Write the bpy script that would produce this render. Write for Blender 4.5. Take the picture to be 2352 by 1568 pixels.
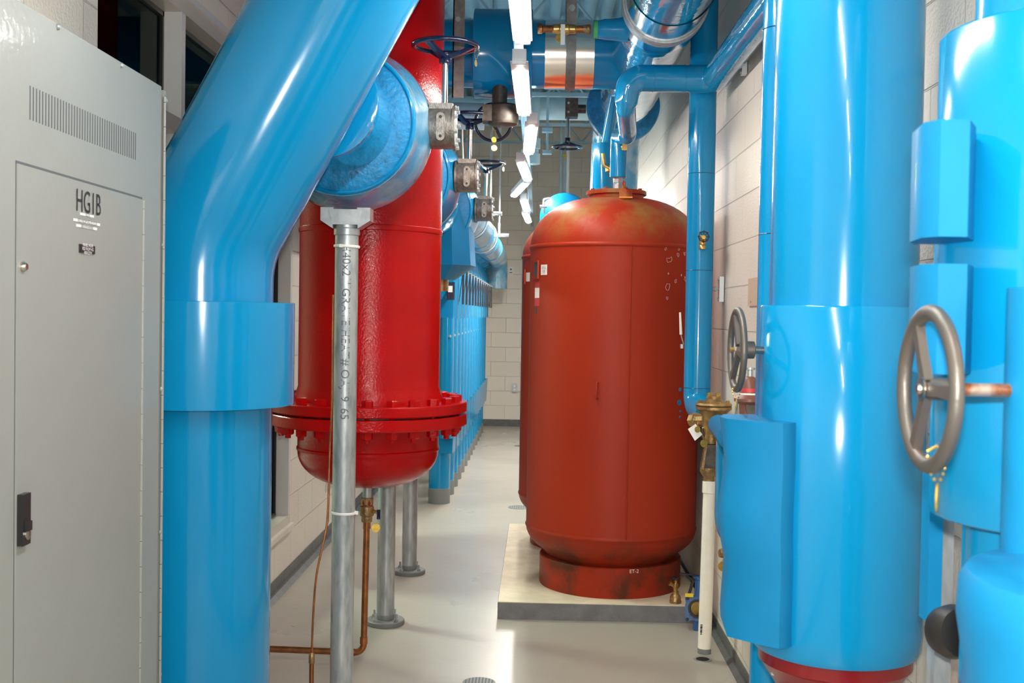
import bpy, bmesh, math, random
from mathutils import Vector, Matrix
random.seed(4)
PI = math.pi
V = Vector
SC = bpy.context.scene
COL = SC.collection
for o in list(bpy.data.objects): bpy.data.objects.remove(o)

# ------------------------------------------------------------------ camera
F = 2600.0
H = 1.57
YAW, PITCH, ROLL = math.atan(61 / F), math.atan(64 / F), 0.016
CAMPOS = V((0, 0, H))
CM = (Matrix.Rotation(YAW, 3, 'Z') @ Matrix.Rotation(PI / 2 - PITCH, 3, 'X') @ Matrix.Rotation(ROLL, 3, 'Z'))
cam = bpy.data.cameras.new('camera')
cam.sensor_width = 36; cam.lens = 36 * F / 2352
cam.clip_start = .05; cam.clip_end = 100
cam.dof.use_dof = True; cam.dof.focus_distance = 5.0; cam.dof.aperture_fstop = 11
camo = bpy.data.objects.new('camera', cam); COL.objects.link(camo)
camo.matrix_world = Matrix.Translation(CAMPOS) @ CM.to_4x4()
SC.camera = camo

def ray(px, py): return CM @ V(((px - 1176) / F, -(py - 784) / F, -1))
def WY(px, py, Y): d = ray(px, py); return CAMPOS + d * (Y / d.y)        # point of a sight line at depth Y
def WX(px, py, X): d = ray(px, py); return CAMPOS + d * (X / d.x)
def WZ(px, py, Z): d = ray(px, py); return CAMPOS + d * ((Z - H) / d.z)

# ------------------------------------------------------------------ world, exposure
w = bpy.data.worlds.new('world'); SC.world = w; w.use_nodes = True
w.node_tree.nodes['Background'].inputs[0].default_value = (.62, .72, .8, 1)
w.node_tree.nodes['Background'].inputs[1].default_value = .05
SC.view_settings.view_transform = 'Standard'; SC.view_settings.look = 'None'
SC.view_settings.gamma = 1; SC.view_settings.use_curve_mapping = False
SC.view_settings.exposure = 0.2

# the camera's own pop-up flash, a hand above the lens
fl = bpy.data.lights.new('camera_flash', 'AREA'); fl.shape = 'RECTANGLE'; fl.size = .05; fl.size_y = .025
fl.energy = 36; fl.color = (1, .95, .88); fl.spread = PI * .9
flo = bpy.data.objects.new('camera_flash', fl); COL.objects.link(flo)
flo.location = (.005, .0, H + .075); flo.rotation_euler = (PI / 2 - .02, 0, .02)
TUBE = 84.0          # emission of the fluorescent lenses

# ------------------------------------------------------------------ materials
def mat(name, col, rough=.5, metal=0., coat=0., spec=.5, n_scale=0, n_amt=0., col2=None, bump=0., b_scale=40, rvar=0., stretch=None, emit=None, contrast=None):
    m = bpy.data.materials.new(name); m.use_nodes = True
    nt = m.node_tree; N = nt.nodes; L = nt.links
    b = N['Principled BSDF']
    b.inputs['Base Color'].default_value = (*col, 1); b.inputs['Roughness'].default_value = rough
    b.inputs['Metallic'].default_value = metal; b.inputs['Coat Weight'].default_value = coat
    b.inputs['Coat Roughness'].default_value = .04; b.inputs['Specular IOR Level'].default_value = spec
    tc = N.new('ShaderNodeTexCoord'); src = tc.outputs['Object']
    if stretch:
        mp = N.new('ShaderNodeMapping'); mp.inputs['Scale'].default_value = stretch
        L.new(src, mp.inputs['Vector']); src = mp.outputs['Vector']
    if n_scale:
        n = N.new('ShaderNodeTexNoise'); n.inputs['Scale'].default_value = n_scale; n.inputs['Detail'].default_value = 6
        L.new(src, n.inputs['Vector'])
        r = N.new('ShaderNodeValToRGB')
        lo, hi = contrast or (.35, .65)
        r.color_ramp.elements[0].position = lo; r.color_ramp.elements[1].position = hi
        c2 = col2 or tuple(c * (1 - n_amt) for c in col)
        r.color_ramp.elements[0].color = (*col, 1); r.color_ramp.elements[1].color = (*c2, 1)
        L.new(n.outputs['Fac'], r.inputs['Fac']); L.new(r.outputs['Color'], b.inputs['Base Color'])
        if rvar:
            mr = N.new('ShaderNodeMapRange'); mr.inputs['To Min'].default_value = rough - rvar; mr.inputs['To Max'].default_value = rough + rvar
            L.new(n.outputs['Fac'], mr.inputs['Value']); L.new(mr.outputs['Result'], b.inputs['Roughness'])
    if bump:
        n2 = N.new('ShaderNodeTexNoise'); n2.inputs['Scale'].default_value = b_scale; n2.inputs['Detail'].default_value = 3
        L.new(src, n2.inputs['Vector'])
        bp = N.new('ShaderNodeBump'); bp.inputs['Strength'].default_value = 1; bp.inputs['Distance'].default_value = bump
        L.new(n2.outputs['Fac'], bp.inputs['Height']); L.new(bp.outputs['Normal'], b.inputs['Normal'])
        if coat: L.new(bp.outputs['Normal'], b.inputs['Coat Normal'])
    if emit:
        b.inputs['Emission Color'].default_value = (*emit[0], 1); b.inputs['Emission Strength'].default_value = emit[1]
    return m

BLUE = (.002, .245, .52)
M = {}
M['blue'] = mat('blue_pvc_jacket', BLUE, .16, coat=.3, spec=.3, n_scale=3, n_amt=.10, bump=.0012, b_scale=5, stretch=(1, 1, .35))
M['blue_gloss'] = mat('blue_pvc_gloss', BLUE, .10, coat=.7, spec=.5, n_scale=3, n_amt=.12, bump=.006, b_scale=5)
M['blue_soft'] = mat('blue_mastic', (.003, .20, .44), .45, coat=.05, spec=.3, n_scale=6, n_amt=.12, bump=.002, b_scale=9)
M['blue_end'] = mat('blue_brushed_mastic', (.006, .25, .54), .45, coat=.08, spec=.35, n_scale=30, n_amt=.3, bump=.004, b_scale=60)
M['red'] = mat('red_enamel', (.48, .002, .003), .22, coat=.16, spec=.16, n_scale=4, n_amt=.18, bump=.0014, b_scale=110)
M['red_dk'] = mat('maroon_enamel', (.20, .004, .008), .3, coat=.4)
M['galv'] = mat('galvanised_steel', (.50, .53, .54), .42, metal=.55, n_scale=38, col2=(.26, .29, .31), rvar=.12, bump=.0006, b_scale=90, stretch=(1, 1, .25), contrast=(.4, .75))
M['galv_dk'] = mat('weathered_steel_strap', (.26, .25, .24), .45, metal=.6, n_scale=30, n_amt=.3)
M['galv_l'] = mat('galvanised_bracket', (.52, .55, .57), .35, metal=.6, n_scale=20, n_amt=.3)
M['iron'] = mat('bare_cast_iron', (.33, .31, .28), .42, metal=.75, n_scale=60, col2=(.16, .13, .11), bump=.0015, b_scale=200, contrast=(.3, .8))
M['wheel'] = mat('bare_steel_wheel', (.12, .114, .104), .46, metal=.6, n_scale=14, col2=(.13, .10, .085), contrast=(.4, .8), bump=.0008, b_scale=90)
M['iron_dk'] = mat('dark_cast_iron', (.12, .10, .085), .5, metal=.6, n_scale=40, n_amt=.4)
M['navy'] = mat('navy_enamel', (.005, .010, .040), .2, coat=.4, bump=.0008, b_scale=90)
M['steel'] = mat('bright_steel_stem', (.62, .57, .50), .25, metal=1., n_scale=30, n_amt=.3, stretch=(1, 1, .2))
M['chrome'] = mat('polished_metal_jacket', (.86, .88, .90), .12, metal=1., bump=.002, b_scale=6)
M['brass'] = mat('brass', (.62, .40, .13), .32, metal=.9, n_scale=40, col2=(.34, .2, .07), contrast=(.4, .8))
M['bronze'] = mat('bronze_casting', (.50, .32, .13), .42, metal=.75, n_scale=25, col2=(.26, .16, .08), bump=.002, b_scale=120)
M['tagm'] = mat('brass_tag', (.72, .48, .10), .35, metal=.75, n_scale=60, n_amt=.3)
M['copper'] = mat('tarnished_copper', (.46, .17, .06), .38, metal=.85, n_scale=25, col2=(.20, .09, .04), contrast=(.35, .75))
M['white'] = mat('white_plastic', (.78, .76, .71), .4)
M['pvc'] = mat('white_pvc', (.90, .84, .72), .35, n_scale=30, n_amt=.06)
M['whitep'] = mat('white_enamel', (.80, .82, .84), .35)
M['black'] = mat('black_plastic', (.012, .012, .014), .35)
M['ink'] = mat('black_marker_ink', (.01, .01, .012), .6)
M['pale_ink'] = mat('white_marker_ink', (.85, .8, .78), .7)
M['grey_ink'] = mat('stencil_ink', (.13, .14, .15), .6)
M['cab'] = mat('grey_enamel_cabinet', (.275, .288, .27), .4, coat=.15, n_scale=2, n_amt=.04, bump=.0006, b_scale=60)
M['slot'] = mat('dark_slot', (.08, .09, .10), .6)
M['alu'] = mat('warm_aluminium_frame', (.62, .56, .49), .38, metal=.35)
M['alu_c'] = mat('pale_aluminium_return', (.66, .64, .64), .42, metal=.2)
M['concrete'] = mat('pad_concrete', (.86, .76, .56), .75, n_scale=9, n_amt=.18, bump=.004, b_scale=30)
M['padside'] = mat('pad_grey_paint', (.20, .20, .21), .6, n_scale=14, n_amt=.2, bump=.006, b_scale=28)
M['curb'] = mat('grey_base_paint', (.13, .13, .13), .5, n_scale=16, n_amt=.3, bump=.002, b_scale=60)
M['greypvc'] = mat('grey_foot', (.19, .20, .20), .5)
M['deck'] = mat('painted_roof_deck', (.28, .54, .70), .55, n_scale=3, n_amt=.1)
M['joist'] = mat('painted_joist_steel', (.36, .54, .64), .5)
M['paintpipe'] = mat('pale_blue_painted_pipe', (.46, .64, .72), .45, n_scale=8, n_amt=.12, bump=.004, b_scale=9)
M['ghost'] = mat('adjoining_room_paint', (.48, .50, .46), .7)
M['ghostw'] = mat('adjoining_wall_paint', (.48, .43, .34), .7)
M['paper'] = mat('white_paper', (.82, .80, .76), .7)
M['redlabel'] = mat('red_label', (.55, .04, .05), .5)
M['darklabel'] = mat('dark_label', (.04, .07, .08), .4)
M['orange'] = mat('orange_paint_mark', (.85, .28, .04), .6)
M['green'] = mat('green_tape', (.06, .40, .13), .5)
M['yellow'] = mat('yellow_tag', (.85, .60, .03), .5)
M['rubber'] = mat('black_rubber', (.015, .013, .012), .45)
M['valveblue'] = mat('cast_blue_epoxy', (.02, .10, .30), .25, coat=.4, bump=.002, b_scale=60)
M['clear'] = mat('blue_painted_reflections', (.06, .32, .58), .14, coat=.6, spec=.6, n_scale=7, col2=(.26, .46, .60), bump=.006, b_scale=14, contrast=(.42, .62))  # pale blotches put the wall's reflections into the jacket colour
M['lens'] = mat('lit_lamp_lens', (.9, .9, .9), .4, emit=((1, .95, .87), TUBE))
M['lens_far'] = mat('lit_lamp_lens_boosted', (.9, .9, .9), .4, emit=((1, .95, .87), TUBE * 2.0))  # emission boosted over the other lamps to lift the back wall
M['lens_near'] = mat('lit_lamp_lens_near', (.9, .9, .9), .4, emit=((1, .95, .87), TUBE * 1.75))
M['lens_end'] = mat('lit_lamp_lens_end', (.9, .9, .9), .4, emit=((1, .95, .87), TUBE * 4.0))
M['upglow'] = mat('added_lamp_upglow', (.9, .9, .9), .4, emit=((.40, .76, 1.0), TUBE * .15))  # added bluish glow that tints the ceiling and upper walls

def m_patch():
    m = mat('copper_foil_shield', (.75, .30, .10), .16, metal=1., n_scale=2.2, col2=(.9, .62, .42), bump=.003, b_scale=3, stretch=(.25, 1, 1))
    return m
M['patch'] = mat('polished_foil_shield', (.9, .84, .78), .2, metal=1., bump=.001, b_scale=4)

def m_tank():
    m = mat('red_oxide_primer', (.36, .030, .008), .46, coat=.0, spec=.2, n_scale=2.2, col2=(.33, .027, .009), bump=.0004, b_scale=70, contrast=(.3, .7))
    nt = m.node_tree; N = nt.nodes; L = nt.links; b = N['Principled BSDF']
    base = b.inputs['Base Color'].links[0].from_socket
    tc = N.new('ShaderNodeTexCoord')
    n = N.new('ShaderNodeTexNoise'); n.inputs['Scale'].default_value = 5; n.inputs['Detail'].default_value = 9; n.inputs['Roughness'].default_value = .65
    L.new(tc.outputs['Object'], n.inputs['Vector'])
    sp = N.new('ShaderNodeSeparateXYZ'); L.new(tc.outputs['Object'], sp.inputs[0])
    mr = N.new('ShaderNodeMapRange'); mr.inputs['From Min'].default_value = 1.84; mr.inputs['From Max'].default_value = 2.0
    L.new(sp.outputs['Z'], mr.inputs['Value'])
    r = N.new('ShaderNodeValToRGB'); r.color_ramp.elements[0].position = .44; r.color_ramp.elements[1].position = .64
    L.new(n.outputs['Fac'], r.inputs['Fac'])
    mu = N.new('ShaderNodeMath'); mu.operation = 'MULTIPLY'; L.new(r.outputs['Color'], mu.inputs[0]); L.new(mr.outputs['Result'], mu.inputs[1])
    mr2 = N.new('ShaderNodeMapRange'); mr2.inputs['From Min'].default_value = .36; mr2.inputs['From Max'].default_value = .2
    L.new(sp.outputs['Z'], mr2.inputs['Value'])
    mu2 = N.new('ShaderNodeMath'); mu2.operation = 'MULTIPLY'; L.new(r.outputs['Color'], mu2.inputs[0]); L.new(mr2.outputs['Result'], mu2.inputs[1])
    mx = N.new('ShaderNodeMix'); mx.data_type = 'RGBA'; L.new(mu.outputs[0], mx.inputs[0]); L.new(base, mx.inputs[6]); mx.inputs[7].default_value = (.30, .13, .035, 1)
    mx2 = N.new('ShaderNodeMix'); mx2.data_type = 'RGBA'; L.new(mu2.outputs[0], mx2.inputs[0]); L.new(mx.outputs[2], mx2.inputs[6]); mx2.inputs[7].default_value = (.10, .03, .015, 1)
    L.new(mx2.outputs[2], b.inputs['Base Color'])
    return m
M['tank'] = m_tank()

def m_block(name, axis, col=(.82, .75, .655)):
    """painted concrete block: 16 x 8 inch running bond, joints tooled into the paint"""
    m = bpy.data.materials.new(name); m.use_nodes = True; nt = m.node_tree; N = nt.nodes; L = nt.links; b = N['Principled BSDF']
    tc = N.new('ShaderNodeTexCoord'); sp = N.new('ShaderNodeSeparateXYZ'); L.new(tc.outputs['Object'], sp.inputs[0])
    cb = N.new('ShaderNodeCombineXYZ')
    a = N.new('ShaderNodeMath'); a.operation = 'ADD'; a.inputs[1].default_value = (40.64 - 5.338 + .2032) if axis == 'Y' else (40.64 + .0 + .2532)
    z = N.new('ShaderNodeMath'); z.operation = 'ADD'; z.inputs[1].default_value = 2 * .2032 - .0845
    L.new(sp.outputs[axis], a.inputs[0]); L.new(sp.outputs['Z'], z.inputs[0]); L.new(a.outputs[0], cb.inputs[0]); L.new(z.outputs[0], cb.inputs[1])
    br = N.new('ShaderNodeTexBrick'); br.inputs['Scale'].default_value = 1; br.inputs['Brick Width'].default_value = .4064; br.inputs['Row Height'].default_value = .2032
    br.inputs['Mortar Size'].default_value = .0035; br.inputs['Mortar Smooth'].default_value = .6
    br.inputs['Color1'].default_value = (*col, 1); br.inputs['Color2'].default_value = tuple(c * .97 for c in col) + (1,)
    br.inputs['Mortar'].default_value = tuple(c * .9 for c in col) + (1,)
    L.new(cb.outputs[0], br.inputs['Vector']); L.new(br.outputs['Color'], b.inputs['Base Color'])
    n = N.new('ShaderNodeTexNoise'); n.inputs['Scale'].default_value = 90; n.inputs['Detail'].default_value = 4; L.new(tc.outputs['Object'], n.inputs['Vector'])
    b1 = N.new('ShaderNodeBump'); b1.inputs['Distance'].default_value = .0035; L.new(n.outputs['Fac'], b1.inputs['Height'])
    b2 = N.new('ShaderNodeBump'); b2.invert = True; b2.inputs['Distance'].default_value = .008; L.new(br.outputs['Fac'], b2.inputs['Height']); L.new(b1.outputs['Normal'], b2.inputs['Normal'])
    L.new(b2.outputs['Normal'], b.inputs['Normal']); b.inputs['Roughness'].default_value = .42
    return m
M['wallY'] = m_block('painted_block_side', 'Y'); M['wallX'] = m_block('painted_block_back', 'X')

def m_floor():
    m = mat('grey_floor_paint', (.45, .41, .35), .30, n_scale=1.3, col2=(.39, .355, .305), bump=.0015, b_scale=14, rvar=.08)
    nt = m.node_tree; N = nt.nodes; L = nt.links; b = N['Principled BSDF']
    base = b.inputs['Base Color'].links[0].from_socket
    tc = N.new('ShaderNodeTexCoord'); n = N.new('ShaderNodeTexNoise'); n.inputs['Scale'].default_value = 17; n.inputs['Detail'].default_value = 10; n.inputs['Roughness'].default_value = .7
    L.new(tc.outputs['Object'], n.inputs['Vector'])
    r = N.new('ShaderNodeValToRGB'); r.color_ramp.elements[0].position = .64; r.color_ramp.elements[1].position = .74
    L.new(n.outputs['Fac'], r.inputs['Fac'])
    mx = N.new('ShaderNodeMix'); mx.data_type = 'RGBA'; mu = N.new('ShaderNodeMath'); mu.operation = 'MULTIPLY'; mu.inputs[1].default_value = .15
    L.new(r.outputs['Color'], mu.inputs[0]); L.new(mu.outputs[0], mx.inputs[0]); L.new(base, mx.inputs[6]); mx.inputs[7].default_value = (.62, .58, .52, 1)
    L.new(mx.outputs[2], b.inputs['Base Color'])
    return m
M['floor'] = m_floor()

def m_glass():
    m = bpy.data.materials.new('window_glass'); m.use_nodes = True; nt = m.node_tree; N = nt.nodes; L = nt.links
    N.remove(N['Principled BSDF']); out = N['Material Output']
    t = N.new('ShaderNodeBsdfTransparent'); t.inputs[0].default_value = (.62, .68, .64, 1)
    g = N.new('ShaderNodeBsdfGlossy'); g.inputs['Roughness'].default_value = .02; g.inputs[0].default_value = (.32, .38, .36, 1)
    fr = N.new('ShaderNodeFresnel'); fr.inputs[0].default_value = 1.28
    mx = N.new('ShaderNodeMixShader'); L.new(fr.outputs[0], mx.inputs[0]); L.new(t.outputs[0], mx.inputs[1]); L.new(g.outputs[0], mx.inputs[2]); L.new(mx.outputs[0], out.inputs[0])
    return m
M['glass'] = m_glass()

# ------------------------------------------------------------------ mesh helpers
def frame(d):
    d = d.normalized(); u = V((0, 0, 1)) if abs(d.z) < .9 else V((1, 0, 0))
    a = d.cross(u).normalized(); return a, d.cross(a).normalized(), d

class MB:
    def __init__(s): s.bm = bmesh.new()
    def ring(s, c, a, b, r, n, ph=0): return [s.bm.verts.new(c + a * (r * math.cos(ph + 2 * PI * i / n)) + b * (r * math.sin(ph + 2 * PI * i / n))) for i in range(n)]
    def skin(s, rings, cap=True, closed=False):
        n = len(rings[0]); m = len(rings)
        for k in range(m if closed else m - 1):
            A, B = rings[k], rings[(k + 1) % m]
            for i in range(n):
                j = (i + 1) % n
                s.bm.faces.new((A[i], A[j], B[j], B[i]))
        if cap and not closed:
            s.bm.faces.new(list(reversed(rings[0]))); s.bm.faces.new(rings[-1])
        return s
    def cyl(s, p, q, r, r2=None, n=24, cap=True):
        p, q = V(p), V(q); a, b, d = frame(q - p); r2 = r if r2 is None else r2
        return s.skin([s.ring(p, a, b, r, n), s.ring(q, a, b, r2, n)], cap)
    def lathe(s, prof, o, ax=(0, 0, 1), n=32, cap=True, ph=0):
        o = V(o); a, b, d = frame(V(ax)); return s.skin([s.ring(o + d * h, a, b, max(r, 1e-4), n, ph) for r, h in prof], cap)
    def box(s, lo, hi):
        x0, y0, z0 = lo; x1, y1, z1 = hi
        v = [s.bm.verts.new(c) for c in ((x0, y0, z0), (x1, y0, z0), (x1, y1, z0), (x0, y1, z0), (x0, y0, z1), (x1, y0, z1), (x1, y1, z1), (x0, y1, z1))]
        for f in ((0, 3, 2, 1), (4, 5, 6, 7), (0, 1, 5, 4), (1, 2, 6, 5), (2, 3, 7, 6), (3, 0, 4, 7)): s.bm.faces.new([v[i] for i in f])
        return s
    def bar(s, p, q, w, h):
        p, q = V(p), V(q); a, b, d = frame(q - p)
        R = []
        for c in (p, q): R.append([s.bm.verts.new(c + a * (x * w / 2) + b * (y * h / 2)) for x, y in ((-1, -1), (1, -1), (1, 1), (-1, 1))])
        return s.skin(R)
    def prism(s, poly, z0, z1, poly2=None):
        A = [s.bm.verts.new((x, y, z0)) for x, y in poly]; B = [s.bm.verts.new((x, y, z1)) for x, y in (poly2 or poly)]
        return s.skin([A, B])
    def sweep(s, pts, r, n=20, cap=True, closed=False):
        pts = [V(p) for p in pts]; m = len(pts); rings = []
        t0 = (pts[1] - pts[0]).normalized(); a, b, _ = frame(t0); prev = t0
        for i, p in enumerate(pts):
            if closed: t = (pts[(i + 1) % m] - pts[i - 1]).normalized()
            else: t = (pts[min(i + 1, m - 1)] - pts[max(i - 1, 0)]).normalized()
            q = prev.rotation_difference(t); a = q @ a; b = q @ b; prev = t
            rr = r(i / (m - 1)) if callable(r) else r
            rings.append(s.ring(p, a, b, rr, n))
        return s.skin(rings, cap, closed)
    def torus(s, c, ax, R, r, n=48, k=12, flat=1.0):
        c = V(c); a, b, d = frame(V(ax)); rings = []
        for i in range(n):
            t = 2 * PI * i / n; e = a * math.cos(t) + b * math.sin(t)
            rings.append([s.bm.verts.new(c + e * (R + r * math.cos(2 * PI * j / k)) + d * (r * flat * math.sin(2 * PI * j / k))) for j in range(k)])
        return s.skin(rings, closed=True)
    def ball(s, c, r, n=12, sc=(1, 1, 1)):
        prof = [(r * math.sin(PI * i / 8), -r * math.cos(PI * i / 8)) for i in range(9)]
        return s.lathe(prof, c, n=n)
    def apply(s, mt): bmesh.ops.transform(s.bm, matrix=mt, verts=s.bm.verts); return s
    def build(s, name, m, parent=None, origin=None, ang=38, bevel=0):
        if bevel:
            bmesh.ops.bevel(s.bm, geom=[e for e in s.bm.edges if e.is_manifold and e.calc_face_angle(0) > .6], offset=bevel, segments=2, affect='EDGES', profile=.7)
        bmesh.ops.recalc_face_normals(s.bm, faces=s.bm.faces)
        off = V((0, 0, 0)) if parent is None else wloc(parent)
        loc = V(origin) if origin is not None else (V((0, 0, 0)) if parent is None else off)
        bmesh.ops.translate(s.bm, verts=s.bm.verts, vec=-loc)
        me = bpy.data.meshes.new(name); s.bm.to_mesh(me); s.bm.free()
        for p in me.polygons: p.use_smooth = True
        me.set_sharp_from_angle(angle=math.radians(ang))
        me.materials.append(M[m] if isinstance(m, str) else m)
        o = bpy.data.objects.new(name, me); COL.objects.link(o)
        o.parent = parent; o.location = loc - off
        return o

def wloc(o):
    l = o.location.copy()
    while o.parent: o = o.parent; l = l + o.location
    return l

def fillet(pts, R, seg=10):
    pts = [V(p) for p in pts]; out = [pts[0]]
    for i in range(1, len(pts) - 1):
        p, a, b = pts[i], (pts[i - 1] - pts[i]).normalized(), (pts[i + 1] - pts[i]).normalized()
        ang = a.angle(b); rr = R[i - 1] if isinstance(R, (list, tuple)) else R
        t = rr / math.tan(ang / 2); c = p + (a + b).normalized() * (rr / math.sin(ang / 2))
        u = (p + a * t) - c; v_ = (p + b * t) - c
        w_ = u.angle(v_); L_ = u.length
        for k in range(seg + 1): out.append(c + (u * math.sin((1 - k / seg) * w_) + v_ * math.sin(k / seg * w_)) / math.sin(w_))
    out.append(pts[-1]); return out

def tag(o, label, cat, group=None):
    o['label'] = label; o['category'] = cat
    if group: o['group'] = group
    return o
def thing(name, label, cat, loc, group=None):
    o = bpy.data.objects.new(name, None); COL.objects.link(o); o.location = V(loc); o.empty_display_size = .1
    return tag(o, label, cat, group)
def struct(mb, name, m, origin=(0, 0, 0)):
    o = mb.build(name, m, origin=origin); o['kind'] = 'structure'; return o
def dup(root, loc, label, group=None):
    r = root.copy(); COL.objects.link(r); r.location = V(loc); r['label'] = label
    if group: r['group'] = group
    for ch in list(root.children):
        c = ch.copy(); COL.objects.link(c); c.parent = r
        for g in list(ch.children):
            d = g.copy(); COL.objects.link(d); d.parent = c
    return r

def text_geo(s, size, extrude=0.0):
    cu = bpy.data.curves.new('t', 'FONT'); cu.body = s; cu.size = size; cu.align_x = 'CENTER'; cu.align_y = 'CENTER'; cu.extrude = extrude; cu.resolution_u = 3
    o = bpy.data.objects.new('t', cu); COL.objects.link(o)
    dg = bpy.context.evaluated_depsgraph_get(); me = bpy.data.meshes.new_from_object(o.evaluated_get(dg))
    vs = [v.co.copy() for v in me.vertices]; fs = [tuple(p.vertices) for p in me.polygons]
    bpy.data.objects.remove(o); bpy.data.curves.remove(cu); bpy.data.meshes.remove(me)
    return vs, fs
def text_mb(s, size, fn, mb=None):
    """letters laid through fn(x, y) onto their surface"""
    mb = mb or MB(); vs, fs = text_geo(s, size)
    bv = [mb.bm.verts.new(fn(v.x, v.y)) for v in vs]
    for f in fs:
        try: mb.bm.faces.new([bv[i] for i in f])
        except ValueError: pass
    return mb
def build_text(mb, name, m, parent): # letters keep their own facing
    off = wloc(parent); bmesh.ops.translate(mb.bm, verts=mb.bm.verts, vec=-off)
    me = bpy.data.meshes.new(name); mb.bm.to_mesh(me); mb.bm.free(); me.materials.append(M[m])
    o = bpy.data.objects.new(name, me); COL.objects.link(o); o.parent = parent; return o

# ================================================================== THE ROOM
XL, XR, YB, YF, ZC = -1.43, .912, 15.75, -4.0, 4.35
struct(MB().box((-1.65, YF, -.1), (1.1, YB + .2, 0)), 'floor', 'floor')
mb = MB(); x = -1.7; prof = []
while x < 1.1:
    prof += [(x, ZC), (x + .09, ZC), (x + .105, ZC + .05), (x + .145, ZC + .05)]; x += .16
lo = [[mb.bm.verts.new((px, y, pz)) for px, pz in prof] for y in (YF, YB + .2)]
for i in range(len(prof) - 1): mb.bm.faces.new((lo[0][i], lo[0][i + 1], lo[1][i + 1], lo[1][i]))
cl = mb.build('ceiling', 'deck', ang=20); cl['kind'] = 'structure'
sol = cl.modifiers.new('solid', 'SOLIDIFY'); sol.thickness = .06; sol.offset = 1
struct(MB().box((XR, YF, 0), (XR + .2, YB + .2, ZC + .1)), 'wall_right', 'wallY')
struct(MB().box((XL - .2, YB, 0), (XR, YB + .2, ZC + .1)), 'wall_back', 'wallX')
struct(MB().box((XL - .2, YF - .2, 0), (XR + .2, YF, ZC + .1)), 'wall_front', 'wallX')
# left wall with two glazed openings
W1, W2 = (3.62, 6.52), (7.62, 10.4); ZS, ZH = .335, 2.80
mb = MB(); T = XL - .2
mb.box((T, YF, 0), (XL, W1[0], ZC + .1)); mb.box((T, W1[1], 0), (XL, W2[0], ZC + .1)); mb.box((T, W2[1], 0), (XL, YB, ZC + .1))
for a, b in (W1, W2): mb.box((T, a, 0), (XL, b, ZS)); mb.box((T, a, ZH), (XL, b, ZC + .1))
struct(mb, 'wall_left', 'wallY')
# base: grey paint band on the block and a small cant strip at the floor
def base(poly_fn, name):
    mb = MB()
    poly_fn(mb); struct(mb, name, 'curb')
base(lambda m: (m.box((XR - .006, YF, 0), (XR, YB, .062)), m.prism([(0, 0)] * 0 or [(XR - .035, YF), (XR, YF), (XR, YB), (XR - .035, YB)], 0, .022, [(XR - .016, YF), (XR, YF), (XR, YB), (XR - .016, YB)])), 'baseboard_right')
base(lambda m: (m.box((XL, YF, 0), (XL + .006, YB, .085)), m.prism([(XL, YF), (XL + .045, YF), (XL + .045, YB), (XL, YB)], 0, .022, [(XL, YF), (XL + .02, YF), (XL + .02, YB), (XL, YB)])), 'baseboard_left')
base(lambda m: m.box((XL, YB - .02, 0), (XR, YB, .095)), 'baseboard_back')
# windows
def window(n, a, b, mull):
    mb = MB(); x0, x1 = XL - .12, XL + .002; w_ = .045
    mb.box((x0, a, ZH - .06), (x1, b, ZH)); mb.box((x0, a, ZS), (x1, b, ZS + .05))
    fr = struct(mb, 'window_%d' % n, 'alu')
    mb = MB()
    mb.box((x0, a, ZS + .05), (x0 + .05, a + w_, ZH - .06))
    for y in [b - w_] + mull: mb.box((x0, y, ZS + .05), (x1 - .001, y + w_, ZH - .06))
    o = mb.build('window_mullion', 'alu_c', fr)
    ys = [a] + mull + [b - w_]
    mb = MB()
    for i in range(len(ys) - 1): mb.box((x0, ys[i] + w_, 2.26), (x1 - .001, ys[i + 1], 2.32))
    mb.build('window_transom', 'alu', fr)
    mg = MB(); mgl = MB()
    for i in range(len(ys) - 1):
        y0, y1 = ys[i] + w_, ys[i + 1]
        for z0, z1 in ((ZS + .05, 2.26), (2.32, ZH - .06)):
            for q in ((y0, z0, y0 + .015, z1), (y1 - .015, z0, y1, z1), (y0, z0, y1, z0 + .015), (y0, z1 - .02, y1, z1)):
                mg.box((x0 + .02, q[0], q[1]), (x0 + .05, q[2], q[3]))
            mgl.box((x0 + .032, y0 + .004, z0 + .004), (x0 + .038, y1 - .004, z1 - .004))
    mg.build('window_gasket', 'black', fr); g = mgl.build('window_glass', 'glass', fr)
window(1, *W1, [4.47, 5.45]); window(2, *W2, [8.6, 9.5])
struct(MB().box((XL, W1[0] - .05, ZS - .03), (XL + .025, W1[1] + .02, ZS)), 'trim_1', 'wallY')
# seal bead along the window head
struct(MB().box((XL, 3.6, ZH), (XL + .012, 10.4, ZH + .03)), 'trim_2', 'alu_c')
# the room beyond the glass
struct(MB().box((-6, 1.5, 3.0), (T - .002, 13, 3.1)), 'ceiling_adjoining', 'ghost')
struct(MB().box((-6.1, 1.5, 0), (-6, 13, 3.1)), 'wall_adjoining', 'ghostw')
struct(MB().box((-6, 13, 0), (T - .002, 13.1, 3.1)), 'wall_adjoining_end', 'ghostw')
struct(MB().box((-6, 1.4, 0), (T - .002, 1.5, 3.1)), 'wall_adjoining_near', 'ghostw')
struct(MB().box((-6, 1.5, -.1), (T - .002, 13, 0)), 'floor_adjoining', 'ghost')
p = WZ(272, 76, 2.998)
t = thing('ceiling_sprinkler', 'white ceiling sprinkler head seen through the glass above the grey cabinet', 'sprinkler', p)
MB().lathe([(.04, 0), (.042, -.006), (.02, -.012)], p).build('escutcheon', 'whitep', t)
MB().lathe([(.016, -.01), (.012, -.04), (.005, -.055), (.018, -.058), (.018, -.061)], p, n=12).build('nozzle', 'galv', t)

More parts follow.
